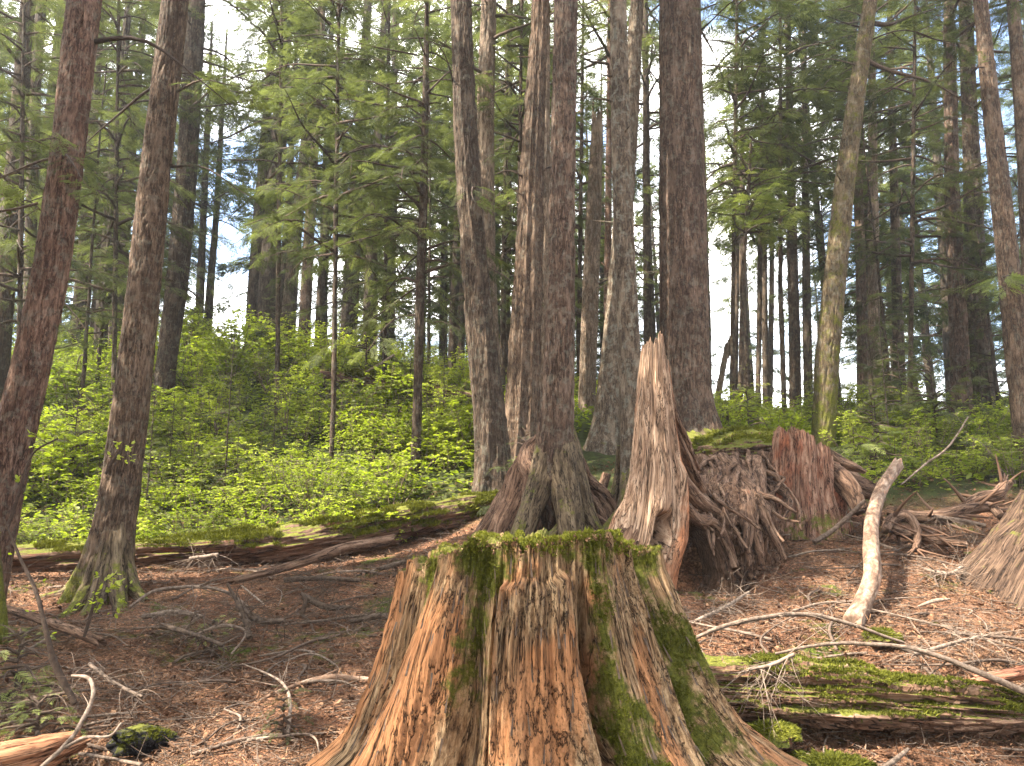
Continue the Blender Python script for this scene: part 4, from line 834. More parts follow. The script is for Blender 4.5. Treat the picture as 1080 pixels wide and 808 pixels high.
# right-hand stump, cut by the frame
radial('rotten_stump', 'brown mossy stump cut by the right edge, flaring to ragged roots', 'tree stump', [(519,1122,76),(550,1120,110),(580,1116,150),(605,1112,190),(630,1108,230),(660,1108,270)], 7.9, 'rot_log' if False else 'redrot_brown' if 'redrot_brown' in M else 'stump',
   lambda A, s: .05 * vnoise(st3(A * 7, 0 * A, 0 * A), 3), lobes=[(-75, 10, .10, .3, 1.3), (-55, 8, -.09, .3, 1.4), (-38, 9, .09, .3, 1.5), (-22, 8, -.10, .3, 1.4), (-5, 10, .09, .3, 1.5), (15, 8, -.08, .3, 1.4)], ncol=320, nrow=260, rough=.012, seed=651,
   moss=lambda A, z, s: .38 + .06 * sstep(.8, 1.3, z), raw=lambda A, z, s: .3 + 0 * A)

mb = [o for o in COL.objects if o.get('label', '').startswith('brown trunk with')][0]; TM = Tree(); TM.root = mb
roots_of(TM, [[(124,505,8.5,8),(112,560,8.4,15),(96,595,8.25,16),(80,616,8.0,12),(60,632,7.8,7),(46,640,7.7,5)], [(124,510,8.48,8),(116,560,8.36,15),(106,600,8.15,16),(94,625,7.9,12),(86,645,7.7,7)], [(126,505,8.48,8),(125,560,8.36,15),(127,600,8.15,15),(132,622,7.9,11),(142,636,7.8,6)], [(126,510,8.5,8),(130,560,8.45,14),(140,592,8.35,13),(156,612,8.15,8),(170,620,8.,5)], [(122,515,8.55,8),(108,565,8.55,13),(84,592,8.5,12),(58,602,8.4,9),(30,610,8.3,6)]], 'root_moss', 380, ns=36, rough=.14, hug=True)
# ---------------------------------------------------------------- fallen logs
def log(name, label, cat, pts, mat, seed, squash=1., rough=.10, ns=90, strata=.0, n=None, moss_n=0, broken=.06, tsize=.02, wob=.02, lim=None):
    q = np.array([np.append(P(a, b, Y), W(w, b, Y) / 2) for a, b, Y, w in pts]); L = np.linalg.norm(np.diff(q[:, :3], axis=0), axis=1).sum(); n = n or int(np.clip(L / .014, 40, 620))
    q = smooth_path(q, n, wob, seed, L * 1.5); c = q[:, None, :3]; R = q[:, 3][:, None] * np.ones((1, ns)); al = np.linspace(0, L, n)[:, None] * np.ones((1, ns)); th = np.linspace(0, 2 * PI, ns, endpoint=False)[None] * np.ones((n, 1))
    t = nrm(np.gradient(q[:, :3], axis=0)); up = np.array([0, 0, 1.]); sd = nrm(np.cross(t, up)); u2 = np.cross(sd, t)
    p = st3(al * .5, np.cos(th) * 1.6, np.sin(th) * 1.6)
    rm = q[:, 3].mean()
    d = fbm(p * 1.6, 4, seed) * .9 + ridged(st3(al * 1.1, np.cos(th) * 5, np.sin(th) * 5), 3, seed + 4) * .35 + ridged(st3(al * 3.3, np.cos(th) * 14, np.sin(th) * 14), 2, seed + 6) * .16
    if strata:
        zz = np.sin(th) * rm; d = d + .5 * (np.floor(vnoise(st3(al * 4.5, zz * 26, np.cos(th)), seed + 12) * 3) / 3); k = zz * 34 + 2.6 * fbm(st3(al * 1.2, zz * 2, 0 * al), 3, seed + 9); fr = k - np.floor(k); d = d + strata * (np.floor(vnoise(st3(np.floor(k) * 7.7, al * 1.1, 0 * al), seed + 2) * 3) / 3 + (fr > .8) * -.5)
    R = R * (1 + rough * 1.5 * d)
    e0 = broken * (1 + vnoise(st3(th * 1.5, 0 * th, 0 * th + 1), seed)); e1 = broken * (1 + vnoise(st3(th * 1.9, 0 * th, 0 * th + 5), seed))
    V = c + R[..., None] * (np.cos(th)[..., None] * sd[:, None] + squash * np.sin(th)[..., None] * u2[:, None])
    V[:14] += (t[0] * -1)[None, None] * (e0[:14] * np.linspace(1, 0, 14)[:, None])[..., None]; V[-14:] += t[-1][None, None] * (e1[-14:] * np.linspace(0, 1, 14)[:, None])[..., None]
    cap0 = V[0].mean(0) + t[0] * .03; cap1 = V[-1].mean(0) - t[-1] * .03
    f = [1, .7, .4, .02]; pre = np.stack([cap0 + (V[0] - cap0) * k for k in f[:0:-1]]); post = np.stack([cap1 + (V[-1] - cap1) * k for k in f[1:]])
    V = np.concatenate([pre, V, post]); nn = len(V); o = np.array([q[0, 0], q[0, 1], q[0, 2]])
    fibl = np.stack([np.cos(th) * rm, np.sin(th) * rm, al], -1); fibl = np.concatenate([fibl[:1]] * 3 + [fibl] + [fibl[-1:]] * 3) + seed * .31
    root = thing(name, label, cat, o); g = G(); g.add((V - o).reshape(-1, 3), grid_faces(nn, ns)[:, ::-1] if False else grid_faces(nn, ns), 0, None, moss=np.full(nn * ns, .4), fib=fibl.reshape(-1, 3))
    g.build('log_body' if 'log' in name else 'bark', M[mat], root)
    if moss_n:
        nor = grid_normals(V); ce = V.mean(1, keepdims=True); nor = nor * np.sign(((V - ce) * nor).sum(-1, keepdims=True) + 1e-9); rr = np.random.default_rng(seed)
        w = sstep(.15, .75, nor[..., 2]) * sstep(-.15, .12, fbm(V * 2.6, 3, seed + 31)); w = w * (V[..., 2] > V[..., 2].mean() - .05)
        tuft_mesh('moss', V - o, nor, w + 1e-9, moss_n, tsize, rr, root)
    return root, o, q
log('fallen_log', 'long rotten mossy log lying across the left behind the brown trunk', 'log', [(-90,594,9.6,36),(0,592,9.7,34),(110,588,9.7,36),(230,580,9.8,40),(320,571,9.9,44),(400,557,10.1,44),(470,543,10.4,38),(540,530,10.8,30)], 'log_moss', 700, .85, .16, 110, .28, moss_n=52000, tsize=.026)
log('fallen_log', 'slimmer grey log with a snapped end resting on the long rotten log', 'log', [(-40,592,9.2,13),(60,584,9.25,13),(150,578,9.3,13),(246,574,9.35,12)], 'log_moss', 702, .9, .12, 60, moss_n=2500, tsize=.022)
lr, lo, lq = log('fallen_log', 'layered crumbling mossy log right of the big stump', 'log', [(718,722,5.15,62),(800,728,5.1,66),(880,735,5.05,66),(960,742,5.0,62),(1030,748,4.95,52),(1078,752,4.95,34)], 'rot_log', 704, .92, .22, 200, .7, n=620, moss_n=26000, tsize=.013, broken=.1)
log('fallen_log', 'thin reddish split log at the right edge above the layered log', 'log', [(1040,716,5.2,12),(1070,712,5.2,16),(1130,700,5.2,20)], 'redlog' if 'redlog' in M else 'rot_log', 705, .8, .2, 60, .4)
log('fallen_log', 'mossy log lying in the shrubs near the slim pole tree', 'log', [(345,395,16.8,12),(400,402,16.6,14),(450,410,16.3,14),(500,420,16.,13)], 'log_moss', 706, .9, .14, 60, moss_n=3500, tsize=.05)
log('fallen_log', 'slanting red brown log leading up to the rotten log', 'log', [(250,612,8.6,7),(300,598,8.9,9),(360,580,9.2,12),(410,570,9.4,13)], 'root', 707, .9, .14, 40)
log('fallen_log', 'grey stick-like log on the ground left of the brown trunk', 'log', [(8,642,7.0,8),(40,652,6.8,9),(75,664,6.6,10),(100,676,6.45,10)], 'root', 708, .95, .1, 40)
# peeling pale log on the right
tp = NT('peeling_pale_bark'); v = tp.attrv('fib', (1, 1, .4))
n1 = tp.noise(v, 14, 6, .7, .5); n2 = tp.noise(v, 34, 5, .7)
c = tp.ramp(n1, [(.36, (.06, .035, .023)), (.46, (.14, .085, .055)), (.54, (.21, .145, .10)), (.66, (.33, .27, .21))]); c = tp.mix(tp.rng(n2, .52, .68, 0, .8), c, (.10, .06, .045)); c = tp.mix(tp.rng(tp.noise(v, 14, 3), .6, .66, 0, .8), c, (.30, .15, .09))
tp.bsdf(c, .8, tp.bump(tp.math('ADD', n1, n2), .012), .2); M['peel'] = tp.m
lg, lo2, _ = log('fallen_log', 'pale peeling log slanting away up the slope on the right', 'log', [(900,656,6.35,21),(911,634,6.65,18),(920,608,7.0,17),(919,580,7.5,16),(919,555,8.1,14),(924,532,8.7,13),(932,512,9.2,12),(945,493,9.7,12)], 'peel', 710, 1., .07, 70, n=300, broken=.12, wob=.0)
log('wood_block', 'black charred wood block in the lower left among twigs', 'wood block', [(128,786,4.6,26),(150,783,4.75,34),(172,784,4.9,24)], 'char' if 'char' in M else 'rot_log', 711, .8, .12, 60, moss_n=500, tsize=.012)
log('rotten_log', 'orange rotten wood chunk in the bottom left corner', 'log', [(-60,822,4.2,50),(0,806,4.3,50),(40,795,4.45,42),(72,784,4.6,20)], 'redrot' if False else 'rot_orange' if 'rot_orange' in M else 'rot_log', 712, .7, .25, 90, .5)
for k, (x, y, Y, w, h, l) in enumerate([(880,816,4.5,95,13,'round green moss cushion at the bottom right'), (812,776,4.75,60,9,'low moss cushion in front of the layered log'), (628 - 20,0,0,0,0,''), (930,674,6.0,36,8,'moss cushion under the low end of the pale log')]):
    if not l: continue
    c_ = P(x, y, Y); o = c_.copy(); root = thing('moss_cushion', l, 'moss', o); _, V = blob('moss_base', c_, (W(w, y, Y) / 2, W(w, y, Y) / 2, W(h, y, Y)), 'log_moss', root, o, 720 + k, .3, nu=120, nv=60)
    nor = nrm(V - c_); tuft_mesh('moss', V - o, nor, sstep(0, .5, nor[..., 2]) + 1e-9, 3500, .015, np.random.default_rng(k), root)

# ---------------------------------------------------------------- branches and twigs, one by one
def branch(label, pts, mat='twig', name='fallen_branch', cat='branch', side=0, seed=0, sl=.35, ns=9, wob=.022, tint=.6, parent=None, lift=0., kind_part='wood'):
    q = [(a, b, Y, w * (.64 if mat in ('twig', 'twig_dark') else 1)) for a, b, Y, w in pts]; g = G(); o = P(q[0][0], q[0][1], q[0][2]) if parent is None else np.array(parent.location)
    qq = gnarl(g, q, ns=ns, seed=seed, o=o, wob=wob, rough=.07, tint=tint); r = np.random.default_rng(seed)
    if side:
        n = len(qq); i = r.integers(int(n * .15), n - 1, side); b = qq[i, :3]; t = nrm(qq[np.minimum(i + 1, n - 1), :3] - qq[i, :3]); d = nrm(t * .8 + r.normal(0, .6, (side, 3)) * [1, 1, .5]); L = sl * r.uniform(.3, 1, side)
        K = 6; s = np.linspace(0, 1, K)[None, :, None]; path = b[:, None] + d[:, None] * s * L[:, None, None] + r.normal(0, .06, (side, 1, 3)) * s ** 2; rad = (qq[i, 3] * .45)[:, None] * (1 - s[..., 0] * .8)
        add_tubes(g, path - o, rad, 5, 0, np.full(side, tint))
    root = g.build(name, M[mat]); root.location = o; tag(root, label, cat); return root
br = branch
br('long pale bare branch arching from the big stump towards the pale log', [(716,682,5.6,4),(745,668,5.55,6),(800,652,5.6,7),(848,647,5.7,7),(890,656,5.7,6),(925,668,5.7,5),(952,676,5.7,4)], side=5, seed=801)
br('long curved branch lying over the layered mossy log', [(818,690,5.0,4),(858,682,5.0,5),(900,680,5.0,6),(955,684,4.95,7),(1000,696,4.9,8),(1045,714,4.85,10),(1082,730,4.8,12)], side=6, seed=802)
br('thin branch on the right slope above the layered log', [(970,668,6.1,3),(1010,668,6.1,4),(1050,676,6.0,4),(1090,690,5.9,5)], side=3, seed=803, tint=.4)
br('pale splinter of wood on the right slope', [(968,640,6.9,3),(985,634,6.9,6),(1002,632,6.9,3)], seed=804, tint=.9, wob=0)
br('white barked stick right of the clearing beside the big stump', [(262,744,5.5,2),(300,728,5.7,4),(350,716,5.8,7),(396,717,5.75,6),(440,722,5.7,5)], side=4, seed=805, tint=1., mat='peel')
br('pale crooked root curving up in the lower left corner', [(40,812,4.3,7),(70,785,4.35,7),(84,765,4.4,7),(97,735,4.5,6),(93,717,4.55,6),(76,713,4.6,4)], seed=806, tint=1., side=2, sl=.2)
br('forked pale stick at the foot of the crooked root', [(70,787,4.35,5),(90,777,4.35,5),(115,776,4.35,4),(128,762,4.4,3)], seed=807, tint=1., side=2, sl=.1)
br('grey stick on the litter along the bottom left', [(80,797,4.4,5),(115,800,4.4,5),(150,806,4.3,6)], seed=808, tint=.7)
br('arched brown branch over the debris in front of the brown trunk', [(138,640,7.3,4),(165,622,7.5,5),(200,619,7.5,5),(235,624,7.4,5),(262,640,7.2,4)], side=7, seed=809, tint=.5)
br('looped brown branch in the debris heap', [(200,672,6.6,4),(230,660,6.6,6),(250,660,6.6,5),(258,668,6.6,3),(245,690,6.3,3)], side=4, seed=810, tint=.5)
br('dark forked branch stump standing in the debris heap', [(264,672,6.8,10),(258,650,6.9,8),(248,630,7.0,6),(240,616,7.0,4)], side=6, seed=811, mat='twig_dark', tint=.8, sl=.3)
br('dark hook shaped root in the debris heap', [(318,650,7.3,8),(322,635,7.3,6),(318,626,7.3,5)], seed=812, mat='twig_dark')
br('straight white twig stuck in the debris heap', [(254,617,7.6,2),(266,627,7.4,3),(278,637,7.2,3)], seed=813, tint=.9, wob=0)
br('thin branch curving round the right of the debris heap', [(300,700,6.2,2),(330,690,6.4,3),(352,700,6.2,3),(362,712,6.0,2)], side=2, seed=814, tint=.7)
br('long low brown branch under the rotten log', [(300,660,7.3,3),(340,654,7.4,4),(380,650,7.5,5),(425,650,7.4,4)], side=7, seed=815, tint=.5)
br('bare twig arching beside the rotten log', [(318,615,8.8,2),(345,605,8.8,3),(390,603,8.8,4),(420,615,8.7,3)], side=4, seed=816, tint=.6)
br('dead branch on the litter near the left of the big stump', [(320,766,5.1,3),(338,752,5.2,4),(365,745,5.3,4),(385,738,5.3,3)], side=2, seed=817, tint=.8)
br('white twig near the foot of the layered log', [(850,796,4.6,3),(862,800,4.55,4),(875,800,4.55,3)], seed=818, tint=1.)
br('reddish stick at the right bottom edge', [(1058,790,4.7,3),(1080,792,4.7,4),(1100,790,4.7,4)], seed=819, tint=.6)
br('short split stick behind the green moss cushion', [(930,812,4.5,7),(946,800,4.6,8),(958,790,4.65,5)], seed=820, tint=.6, wob=0)
br('grey branch leaning across the shrubs above the pale log', [(950,512,9.6,2),(975,490,9.7,3),(1000,472,9.7,3),(1021,440,9.8,2)], side=4, seed=821, tint=.9)
br('broken branch slanting down from the pale log', [(858,572,8.7,7),(880,558,8.8,8),(900,540,8.8,7),(912,528,8.8,5)], side=5, seed=822, tint=.35)
br('dead branch on the bank beside the mossy log in the shrubs', [(385,393,16.5,3),(400,384,16.4,4),(416,374,16.4,4)], seed=823, tint=.9)
for k, (l, pts) in enumerate([('thick dark root lying behind the pale log, reaching towards the right stump', [(936,538,9.4,10),(965,545,9.2,12),(995,545,9.1,14),(1020,538,9.1,12),(1045,535,9.1,10),(1056,545,8.9,8)]),
        ('gnarled dark root rearing up over the hollow near the right stump', [(1000,548,9.3,10),(1030,528,9.4,13),(1050,524,9.4,14),(1058,512,9.5,9),(1066,508,9.5,4)]),
        ('knobby mossy root at the right of the pale log', [(934,560,8.8,8),(942,548,9,11),(958,546,9,10),(968,560,8.8,8),(966,580,8.5,6)]),
        ('low root running from the pale log to the hollow', [(926,548,9.2,8),(950,562,8.9,9),(985,570,8.7,9),(1020,575,8.6,8)])]):
    br(l, pts, mat='root', name='exposed_root', cat='root', side=16, seed=830 + k, sl=.6, ns=26)
# tangled bundles of dead twigs: each is one broken-off dead branch
def spray_branch(label, pts, seed, n=40, sl=.5, grav=-.5, mat='twig', tint=.7):
    g = G(); o = P(*pts[0][:3]); qq = gnarl(g, pts, ns=7, seed=seed, o=o, wob=.01, rough=.06, tint=tint); r = np.random.default_rng(seed)
    i = r.integers(0, len(qq), n); b = qq[i, :3]; d = nrm(r.normal(0, 1, (n, 3)) * [1, .7, .4] + [0, 0, grav]); L = sl * r.uniform(.35, 1, n); K = 8; s = np.linspace(0, 1, K)[None, :, None]
    path = b[:, None] + d[:, None] * s * L[:, None, None] + (r.normal(0, .12, (n, 1, 3)) + [0, 0, -.12]) * s ** 2; add_tubes(g, path - o, r.uniform(.0018, .004, n)[:, None] * (1.2 - s[..., 0]), 4, 0, np.full(n, tint))
    j = r.integers(0, n, n * 3); kk = r.integers(2, K, n * 3); b2 = path[j, kk]; d2 = nrm(d[j] + r.normal(0, .6, (n * 3, 3))); L2 = r.uniform(.03, .16, n * 3); s2 = np.linspace(0, 1, 4)[None, :, None]
    add_tubes(g, b2[:, None] + d2[:, None] * s2 * L2[:, None, None] + r.normal(0, .02, (n * 3, 1, 3)) * s2 ** 2 - o, np.full((n * 3, 4), .0013), 3, 0, np.full(n * 3, tint))
    root = g.build('fallen_branch', M[mat]); root.location = o; return tag(root, label, 'branch')
spray_branch('drooping fan of fine grey twigs over the left end of the layered log', [(838,690,4.75,4),(815,700,4.75,4),(790,706,4.75,3)], 851, 26, .38, -.75, tint=.9)
spray_branch('tangle of reddish dead twigs in the middle of the debris heap', [(250,640,7.0,8),(275,655,6.9,7),(300,655,6.8,5)], 852, 60, .6, .1, 'twig_dark', .9)
spray_branch('bristling dead twig tangle at the right of the debris heap', [(320,630,7.5,7),(345,640,7.4,6),(370,640,7.3,4)], 853, 60, .55, .15, 'twig_dark', .9)
spray_branch('fine twig tangle against the rotten log', [(200,590,9.1,5),(230,585,9.1,4)], 854, 36, .4, -.3)
spray_branch('dead twig spray beside the mossed foot of the brown trunk', [(150,650,6.9,5),(185,645,6.9,5),(215,650,6.8,4)], 855, 40, .5, .1)
spray_branch('twig tangle at the left edge below the short mossy trunk', [(10,745,5.0,4),(50,735,5.0,4),(75,730,5.0,3)], 856, 44, .4, .1, 'twig_dark', .8)
spray_branch('fine hanging rootlets under the roots near the right stump', [(985,545,9.0,5),(1015,550,9.0,5),(1040,555,8.9,4)], 857, 60, .5, -.6, 'twig', .4)
spray_branch('grey twig tangle on the slope left of the right stump', [(975,600,7.8,4),(1000,605,7.7,4),(1015,598,7.8,3)], 858, 46, .45, .1, 'twig', .9)
spray_branch('thin dead twigs on the slope below the root mound', [(735,655,6.6,4),(765,640,6.9,4),(790,625,7.3,3)], 859, 46, .5, .15, 'twig', .9)
spray_branch('dead twigs spread on the slope above the layered log', [(965,690,5.5,4),(1000,680,5.6,4),(1040,670,5.8,3)], 860, 46, .5, .1, 'twig', .9)
spray_branch('brown twig tangle in front of the long rotten log', [(400,600,8.6,5),(430,592,8.8,5),(460,585,8.9,4)], 861, 60, .5, .1, 'twig_dark', .9)
spray_branch('pile-like twig tangle left of the central stilt roots', [(430,620,8.0,6),(455,612,8.2,5),(480,600,8.4,4)], 862, 50, .5, .1, 'twig_dark', .9)
spray_branch('matted dead twigs at the left of the debris heap', [(170,660,6.8,6),(200,668,6.6,5),(235,680,6.4,4)], 863, 55, .5, .05, 'twig_dark', .9)
spray_branch('dead twigs massed under the thin brown log', [(300,612,8.4,6),(340,610,8.4,5),(380,612,8.4,4)], 864, 60, .55, .05, 'twig_dark', .9)
spray_branch('brittle brown twigs low in the middle of the left clearing', [(370,655,7.2,5),(400,650,7.2,5),(425,655,7.1,4)], 865, 50, .5, .1, 'twig_dark', 1.)
spray_branch('thin pale twig tangle in the lower left below the bent stem', [(95,700,5.2,4),(120,720,5.0,4),(150,735,4.9,3)], 866, 36, .35, .1, 'twig', .5)
# smaller fallen sticks, individually
r = np.random.default_rng(900); pro = []
for k in range(7):
    g = G(); L = r.uniform(.35, 1.1); gnarl(g, [(0, 0, 0, .010), (L * .3, r.normal(0, .06), .03, .009), (L * .65, r.normal(0, .09), .02, .007), (L, r.normal(0, .12), 0, .003)], ns=7, seed=900 + k, px=False, rough=.1, tint=r.uniform(.2, 1), wob=.02)
    n = 5; s = np.linspace(0, 1, 5)[None, :, None]; b = np.stack([r.uniform(.2, .9, n) * L, np.zeros(n), np.full(n, .02)], 1); d = nrm(np.stack([np.ones(n), r.normal(0, 1, n), r.uniform(0, .3, n)], 1)); add_tubes(g, b[:, None] + d[:, None] * s * (r.uniform(.08, .3, n)[:, None, None]), np.full((n, 5), .0032) * (1.2 - s[..., 0]), 4, 0, r.uniform(.3, 1, n))
    pro.append(g.build('stick', M['twig'], mesh_only=True))
zones = [((-150, 420), (4.6, 9.2), 95, 'small dead stick strewn over the litter of the clearing left of the big stump', 'sticks on the left clearing', 4), ((720, 1180), (4.9, 9.4), 75, 'small dead stick strewn over the slope right of the big stump', 'sticks on the right slope', 4)]
for (a, b), (Y0, Y1), n, l, gr, _ in zones:
    for k in range(n):
        Y = r.uniform(Y0 ** .5, Y1 ** .5) ** 2 if False else r.uniform(Y0, Y1); x = px_at(r.uniform(a, b), Y); o = link('stick', pro[r.integers(0, 7)], None, (x, Y, Hf(x, Y) + .012)); gx = (Hf(x + .2, Y) - Hf(x - .2, Y)) / .4; gy = (Hf(x, Y + .2) - Hf(x, Y - .2)) / .4
        rz = r.uniform(0, 6.28); sl = gx * math.cos(rz) + gy * math.sin(rz); o.rotation_mode = 'XYZ'; o.rotation_euler = (0, -math.atan(sl), rz); s = r.uniform(.6, 1.3); o.scale = (s, s, s); tag(o, l, 'stick', gr)

# ---------------------------------------------------------------- litter nobody could count
def litter():
    r = np.random.default_rng(950); n = 190000; Y = 3.4 + 8.4 * r.random(n) ** 1.25; px = r.uniform(-90, 1170, n); x = px_at(px, Y); z = np.concatenate([H(x[i:i + 20000], Y[i:i + 20000]) for i in range(0, n, 20000)])
    keep = vnoise(st3(x * 1.3, Y * 1.3, 0 * x), 3) + r.normal(0, .4, n) > -.35; x, Y, z = x[keep], Y[keep], z[keep]; n = len(x)
    B = np.array([[0, -.5, 0], [.9, -.3, .12], [1, .4, .05], [.2, .5, .15]]) * [1, .42, 1]; B2 = np.array([[0, -.06, 0], [1, -.05, .05], [1, .05, .05], [0, .06, 0]])
    g = G(); h = int(n * .5); pos = np.stack([x, Y, z + .014 + r.uniform(0, .012, n)], 1); X = nrm(np.stack([r.normal(0, 1, n), r.normal(0, 1, n), r.normal(.1, .25, n)], 1)); Nn = nrm(np.array([0, 0, 1.]) + r.normal(0, .45, (n, 3)))
    ti = np.clip(r.normal(.45, .3, n), 0, 1)
    inst(g, B, np.array([[0, 1, 2, 3]]), pos[:h], X[:h], Nn[:h], r.uniform(.008, .026, h), 0, ti[:h]); inst(g, B2, np.array([[0, 1, 2, 3]]), pos[h:], X[h:], Nn[h:], r.uniform(.02, .075, n - h), 0, ti[h:])
    nb_ = 9000; jb = r.integers(0, n, nb_); BC = np.array([[0, -.35, 0], [.6, -.42, .05], [1, .1, .1], [.7, .4, 0], [.1, .35, .06]]); inst(g, BC, np.array([[0, 1, 2, 3]]), pos[jb] + [0, 0, .006], X[jb], Nn[jb], r.uniform(.02, .055, nb_), 0, np.clip(r.normal(.4, .35, nb_), 0, 1)); inst(g, BC, np.array([[0, 3, 4]]), pos[jb] + [0, 0, .006], X[jb], Nn[jb], r.uniform(.02, .055, nb_), 0, .2)
    tag(g.build('needle_litter', M['needle'], smooth=False), kind='stuff')
    n = 13000; Y = 3.6 + 7 * r.random(n) ** 1.2; x = px_at(r.uniform(-90, 1170, n), Y); z = H(x, Y); d = nrm(np.stack([r.normal(0, 1, n), r.normal(0, 1, n), np.abs(r.normal(0, .18, n))], 1)); L = r.uniform(.06, .42, n) ** 1.15; s = np.linspace(0, 1, 6)[None, :, None]
    path = np.stack([x, Y, z + .015], 1)[:, None] + d[:, None] * s * L[:, None, None] + r.normal(0, .05, (n, 1, 3)) * [1, 1, .4] * s ** 2
    zz = H(path[..., 0], path[..., 1]); path[..., 2] = np.maximum(path[..., 2], zz + .006); g = G(); add_tubes(g, path, (r.uniform(.0012, .0042, n))[:, None] * (1.15 - s[..., 0]), 4, 0, np.clip(r.normal(.5, .35, n), 0, 1))
    tag(g.build('twig_litter', M['twig']), kind='stuff')
litter()
# ---------------------------------------------------------------- leafy shrubs
LT = np.array([[0, 0, 0], [.35, .30, .04], [.8, .22, 0], [1.05, 0, -.06], [.8, -.22, 0], [.35, -.30, .04]]); LF = np.array([[0, 1, 2, 3], [0, 3, 4, 5]])
def bush(seed, h=1.1, w=.75, stems=16, twigs=9, lpt=12, ls=.048, mesh=True):
    r = np.random.default_rng(seed); gw, gl = G(), G(); K = 8; s = np.linspace(0, 1, K)[None, :, None]
    a = r.uniform(0, 2 * PI, stems); lean = r.uniform(.1, 1., stems) * w; hh = h * r.uniform(.5, 1., stems) * (1 - .3 * (lean / w) ** 2)
    d = np.stack([np.cos(a) * lean, np.sin(a) * lean, hh], 1); b0 = np.stack([np.cos(a), np.sin(a), 0 * a], 1) * r.uniform(0, .15, stems)[:, None]
    path = b0[:, None] + d[:, None] * s * [1, 1, 1.15] + r.normal(0, .07, (stems, 1, 3)) * np.sin(s * 3) - np.array([0, 0, .15]) * s ** 3 * h
    path[..., 2] -= .04; add_tubes(gw, path, .008 * (1.15 - s[..., 0]) * np.ones((stems, 1)), 4, 0, r.uniform(0, 1, stems))
    n = stems * twigs; i = np.repeat(np.arange(stems), twigs); t = r.uniform(.25, 1, n); f = t * (K - 1); k = np.minimum(f.astype(int), K - 2); fr = (f - k)[:, None]; b = path[i, k] * (1 - fr) + path[i, k + 1] * fr
    az = r.uniform(0, 2 * PI, n); td = nrm(np.stack([np.cos(az), np.sin(az), r.uniform(-.1, .55, n)], 1)); L = r.uniform(.12, .38, n) * (1.1 - .4 * t); K2 = 5; s2 = np.linspace(0, 1, K2)[None, :, None]; tp = b[:, None] + td[:, None] * s2 * L[:, None, None] - np.array([0, 0, .06]) * s2 ** 2
    add_tubes(gw, tp, .003 * (1.2 - s2[..., 0]) * np.ones((n, 1)), 3, 0, r.uniform(0, 1, n))
    m = n * lpt; j = np.repeat(np.arange(n), lpt); u = r.uniform(.1, 1.05, m); p = b[j] + td[j] * (u * L[j])[:, None] - np.array([0, 0, .06]) * (u ** 2)[:, None]
    sd = nrm(np.cross(td[j], [0, 0, 1.])) * np.where(r.random(m) < .5, 1, -1)[:, None]; X = nrm(td[j] * r.uniform(.2, 1, (m, 1)) + sd + r.normal(0, .25, (m, 3))); Nn = nrm(np.array([0, 0, 1.]) + r.normal(0, .38, (m, 3)))
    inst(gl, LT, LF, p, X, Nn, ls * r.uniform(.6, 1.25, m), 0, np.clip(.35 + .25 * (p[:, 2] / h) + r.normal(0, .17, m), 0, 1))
    return gw.build('stems', M['twig'], mesh_only=True), gl.build('foliage', M['berry'], mesh_only=True, smooth=False)
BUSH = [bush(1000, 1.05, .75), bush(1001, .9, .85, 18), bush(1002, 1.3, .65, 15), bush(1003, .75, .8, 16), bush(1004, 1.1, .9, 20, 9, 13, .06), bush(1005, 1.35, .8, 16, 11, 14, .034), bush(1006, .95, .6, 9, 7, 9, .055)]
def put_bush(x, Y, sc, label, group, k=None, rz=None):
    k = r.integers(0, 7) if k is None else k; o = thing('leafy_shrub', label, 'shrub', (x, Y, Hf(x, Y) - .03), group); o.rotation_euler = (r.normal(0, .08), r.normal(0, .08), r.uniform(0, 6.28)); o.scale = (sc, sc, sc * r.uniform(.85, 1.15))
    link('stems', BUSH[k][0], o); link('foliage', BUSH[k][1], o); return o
r = np.random.default_rng(1010); bp = []
def thicket(n, pxr, Yr, label, group, sc, md=.55, skip=None):
    k = t = 0
    while k < n and t < 5000:
        t += 1; Y = r.uniform(*Yr); px = r.uniform(*pxr); x = px_at(px, Y)
        if skip and skip(px, Y): continue
        if any((x - a) ** 2 + (Y - b) ** 2 < md * md for a, b in bp): continue
        bp.append((x, Y)); k += 1; put_bush(x, Y, r.uniform(*sc) * (1 + .35 * float(vnoise(np.array([x * .55, Y * .55, .5]), 12))), label, group)
thicket(86, (-120, 500), (10.35, 14.5), 'leafy shrub in the bright green thicket just beyond the long rotten log', 'shrubs beyond the long rotten log', (.75, 1.1), .55, lambda p, Y: (p > 440 and Y < 12.2) or (p > 380 and Y < 11))
thicket(26, (-120, 430), (9.98, 10.35), 'low leafy shrub pressed against the back of the long rotten log', 'shrubs against the rotten log', (.5, .8), .35)
thicket(66, (-120, 500), (14.5, 19.5), 'leafy shrub higher up the left bank, above the nearer thicket', 'shrubs up the left bank', (.85, 1.35), .8)
thicket(42, (-100, 520), (19.5, 23.5), 'leafy shrub along the crest of the left bank', 'shrubs on the bank crest', (.9, 1.4), 1.0)
thicket(10, (480, 720), (13.5, 19), 'leafy shrub glimpsed between the central trunks', 'shrubs between the central trunks', (.6, .9), .8)
thicket(20, (740, 860), (13.5, 19), 'leafy shrub right of the massive trunk, behind the red stump', 'shrubs behind the red stump', (.7, 1.1), .75)
thicket(52, (880, 1180), (10.8, 15), 'leafy shrub in the thicket behind the right hand roots', 'shrubs behind the right hand roots', (.55, .95), .55)
thicket(30, (840, 1200), (15, 20), 'leafy shrub farther back in the right hand wood', 'shrubs in the right hand wood', (.8, 1.2), .9)
k = t = 0
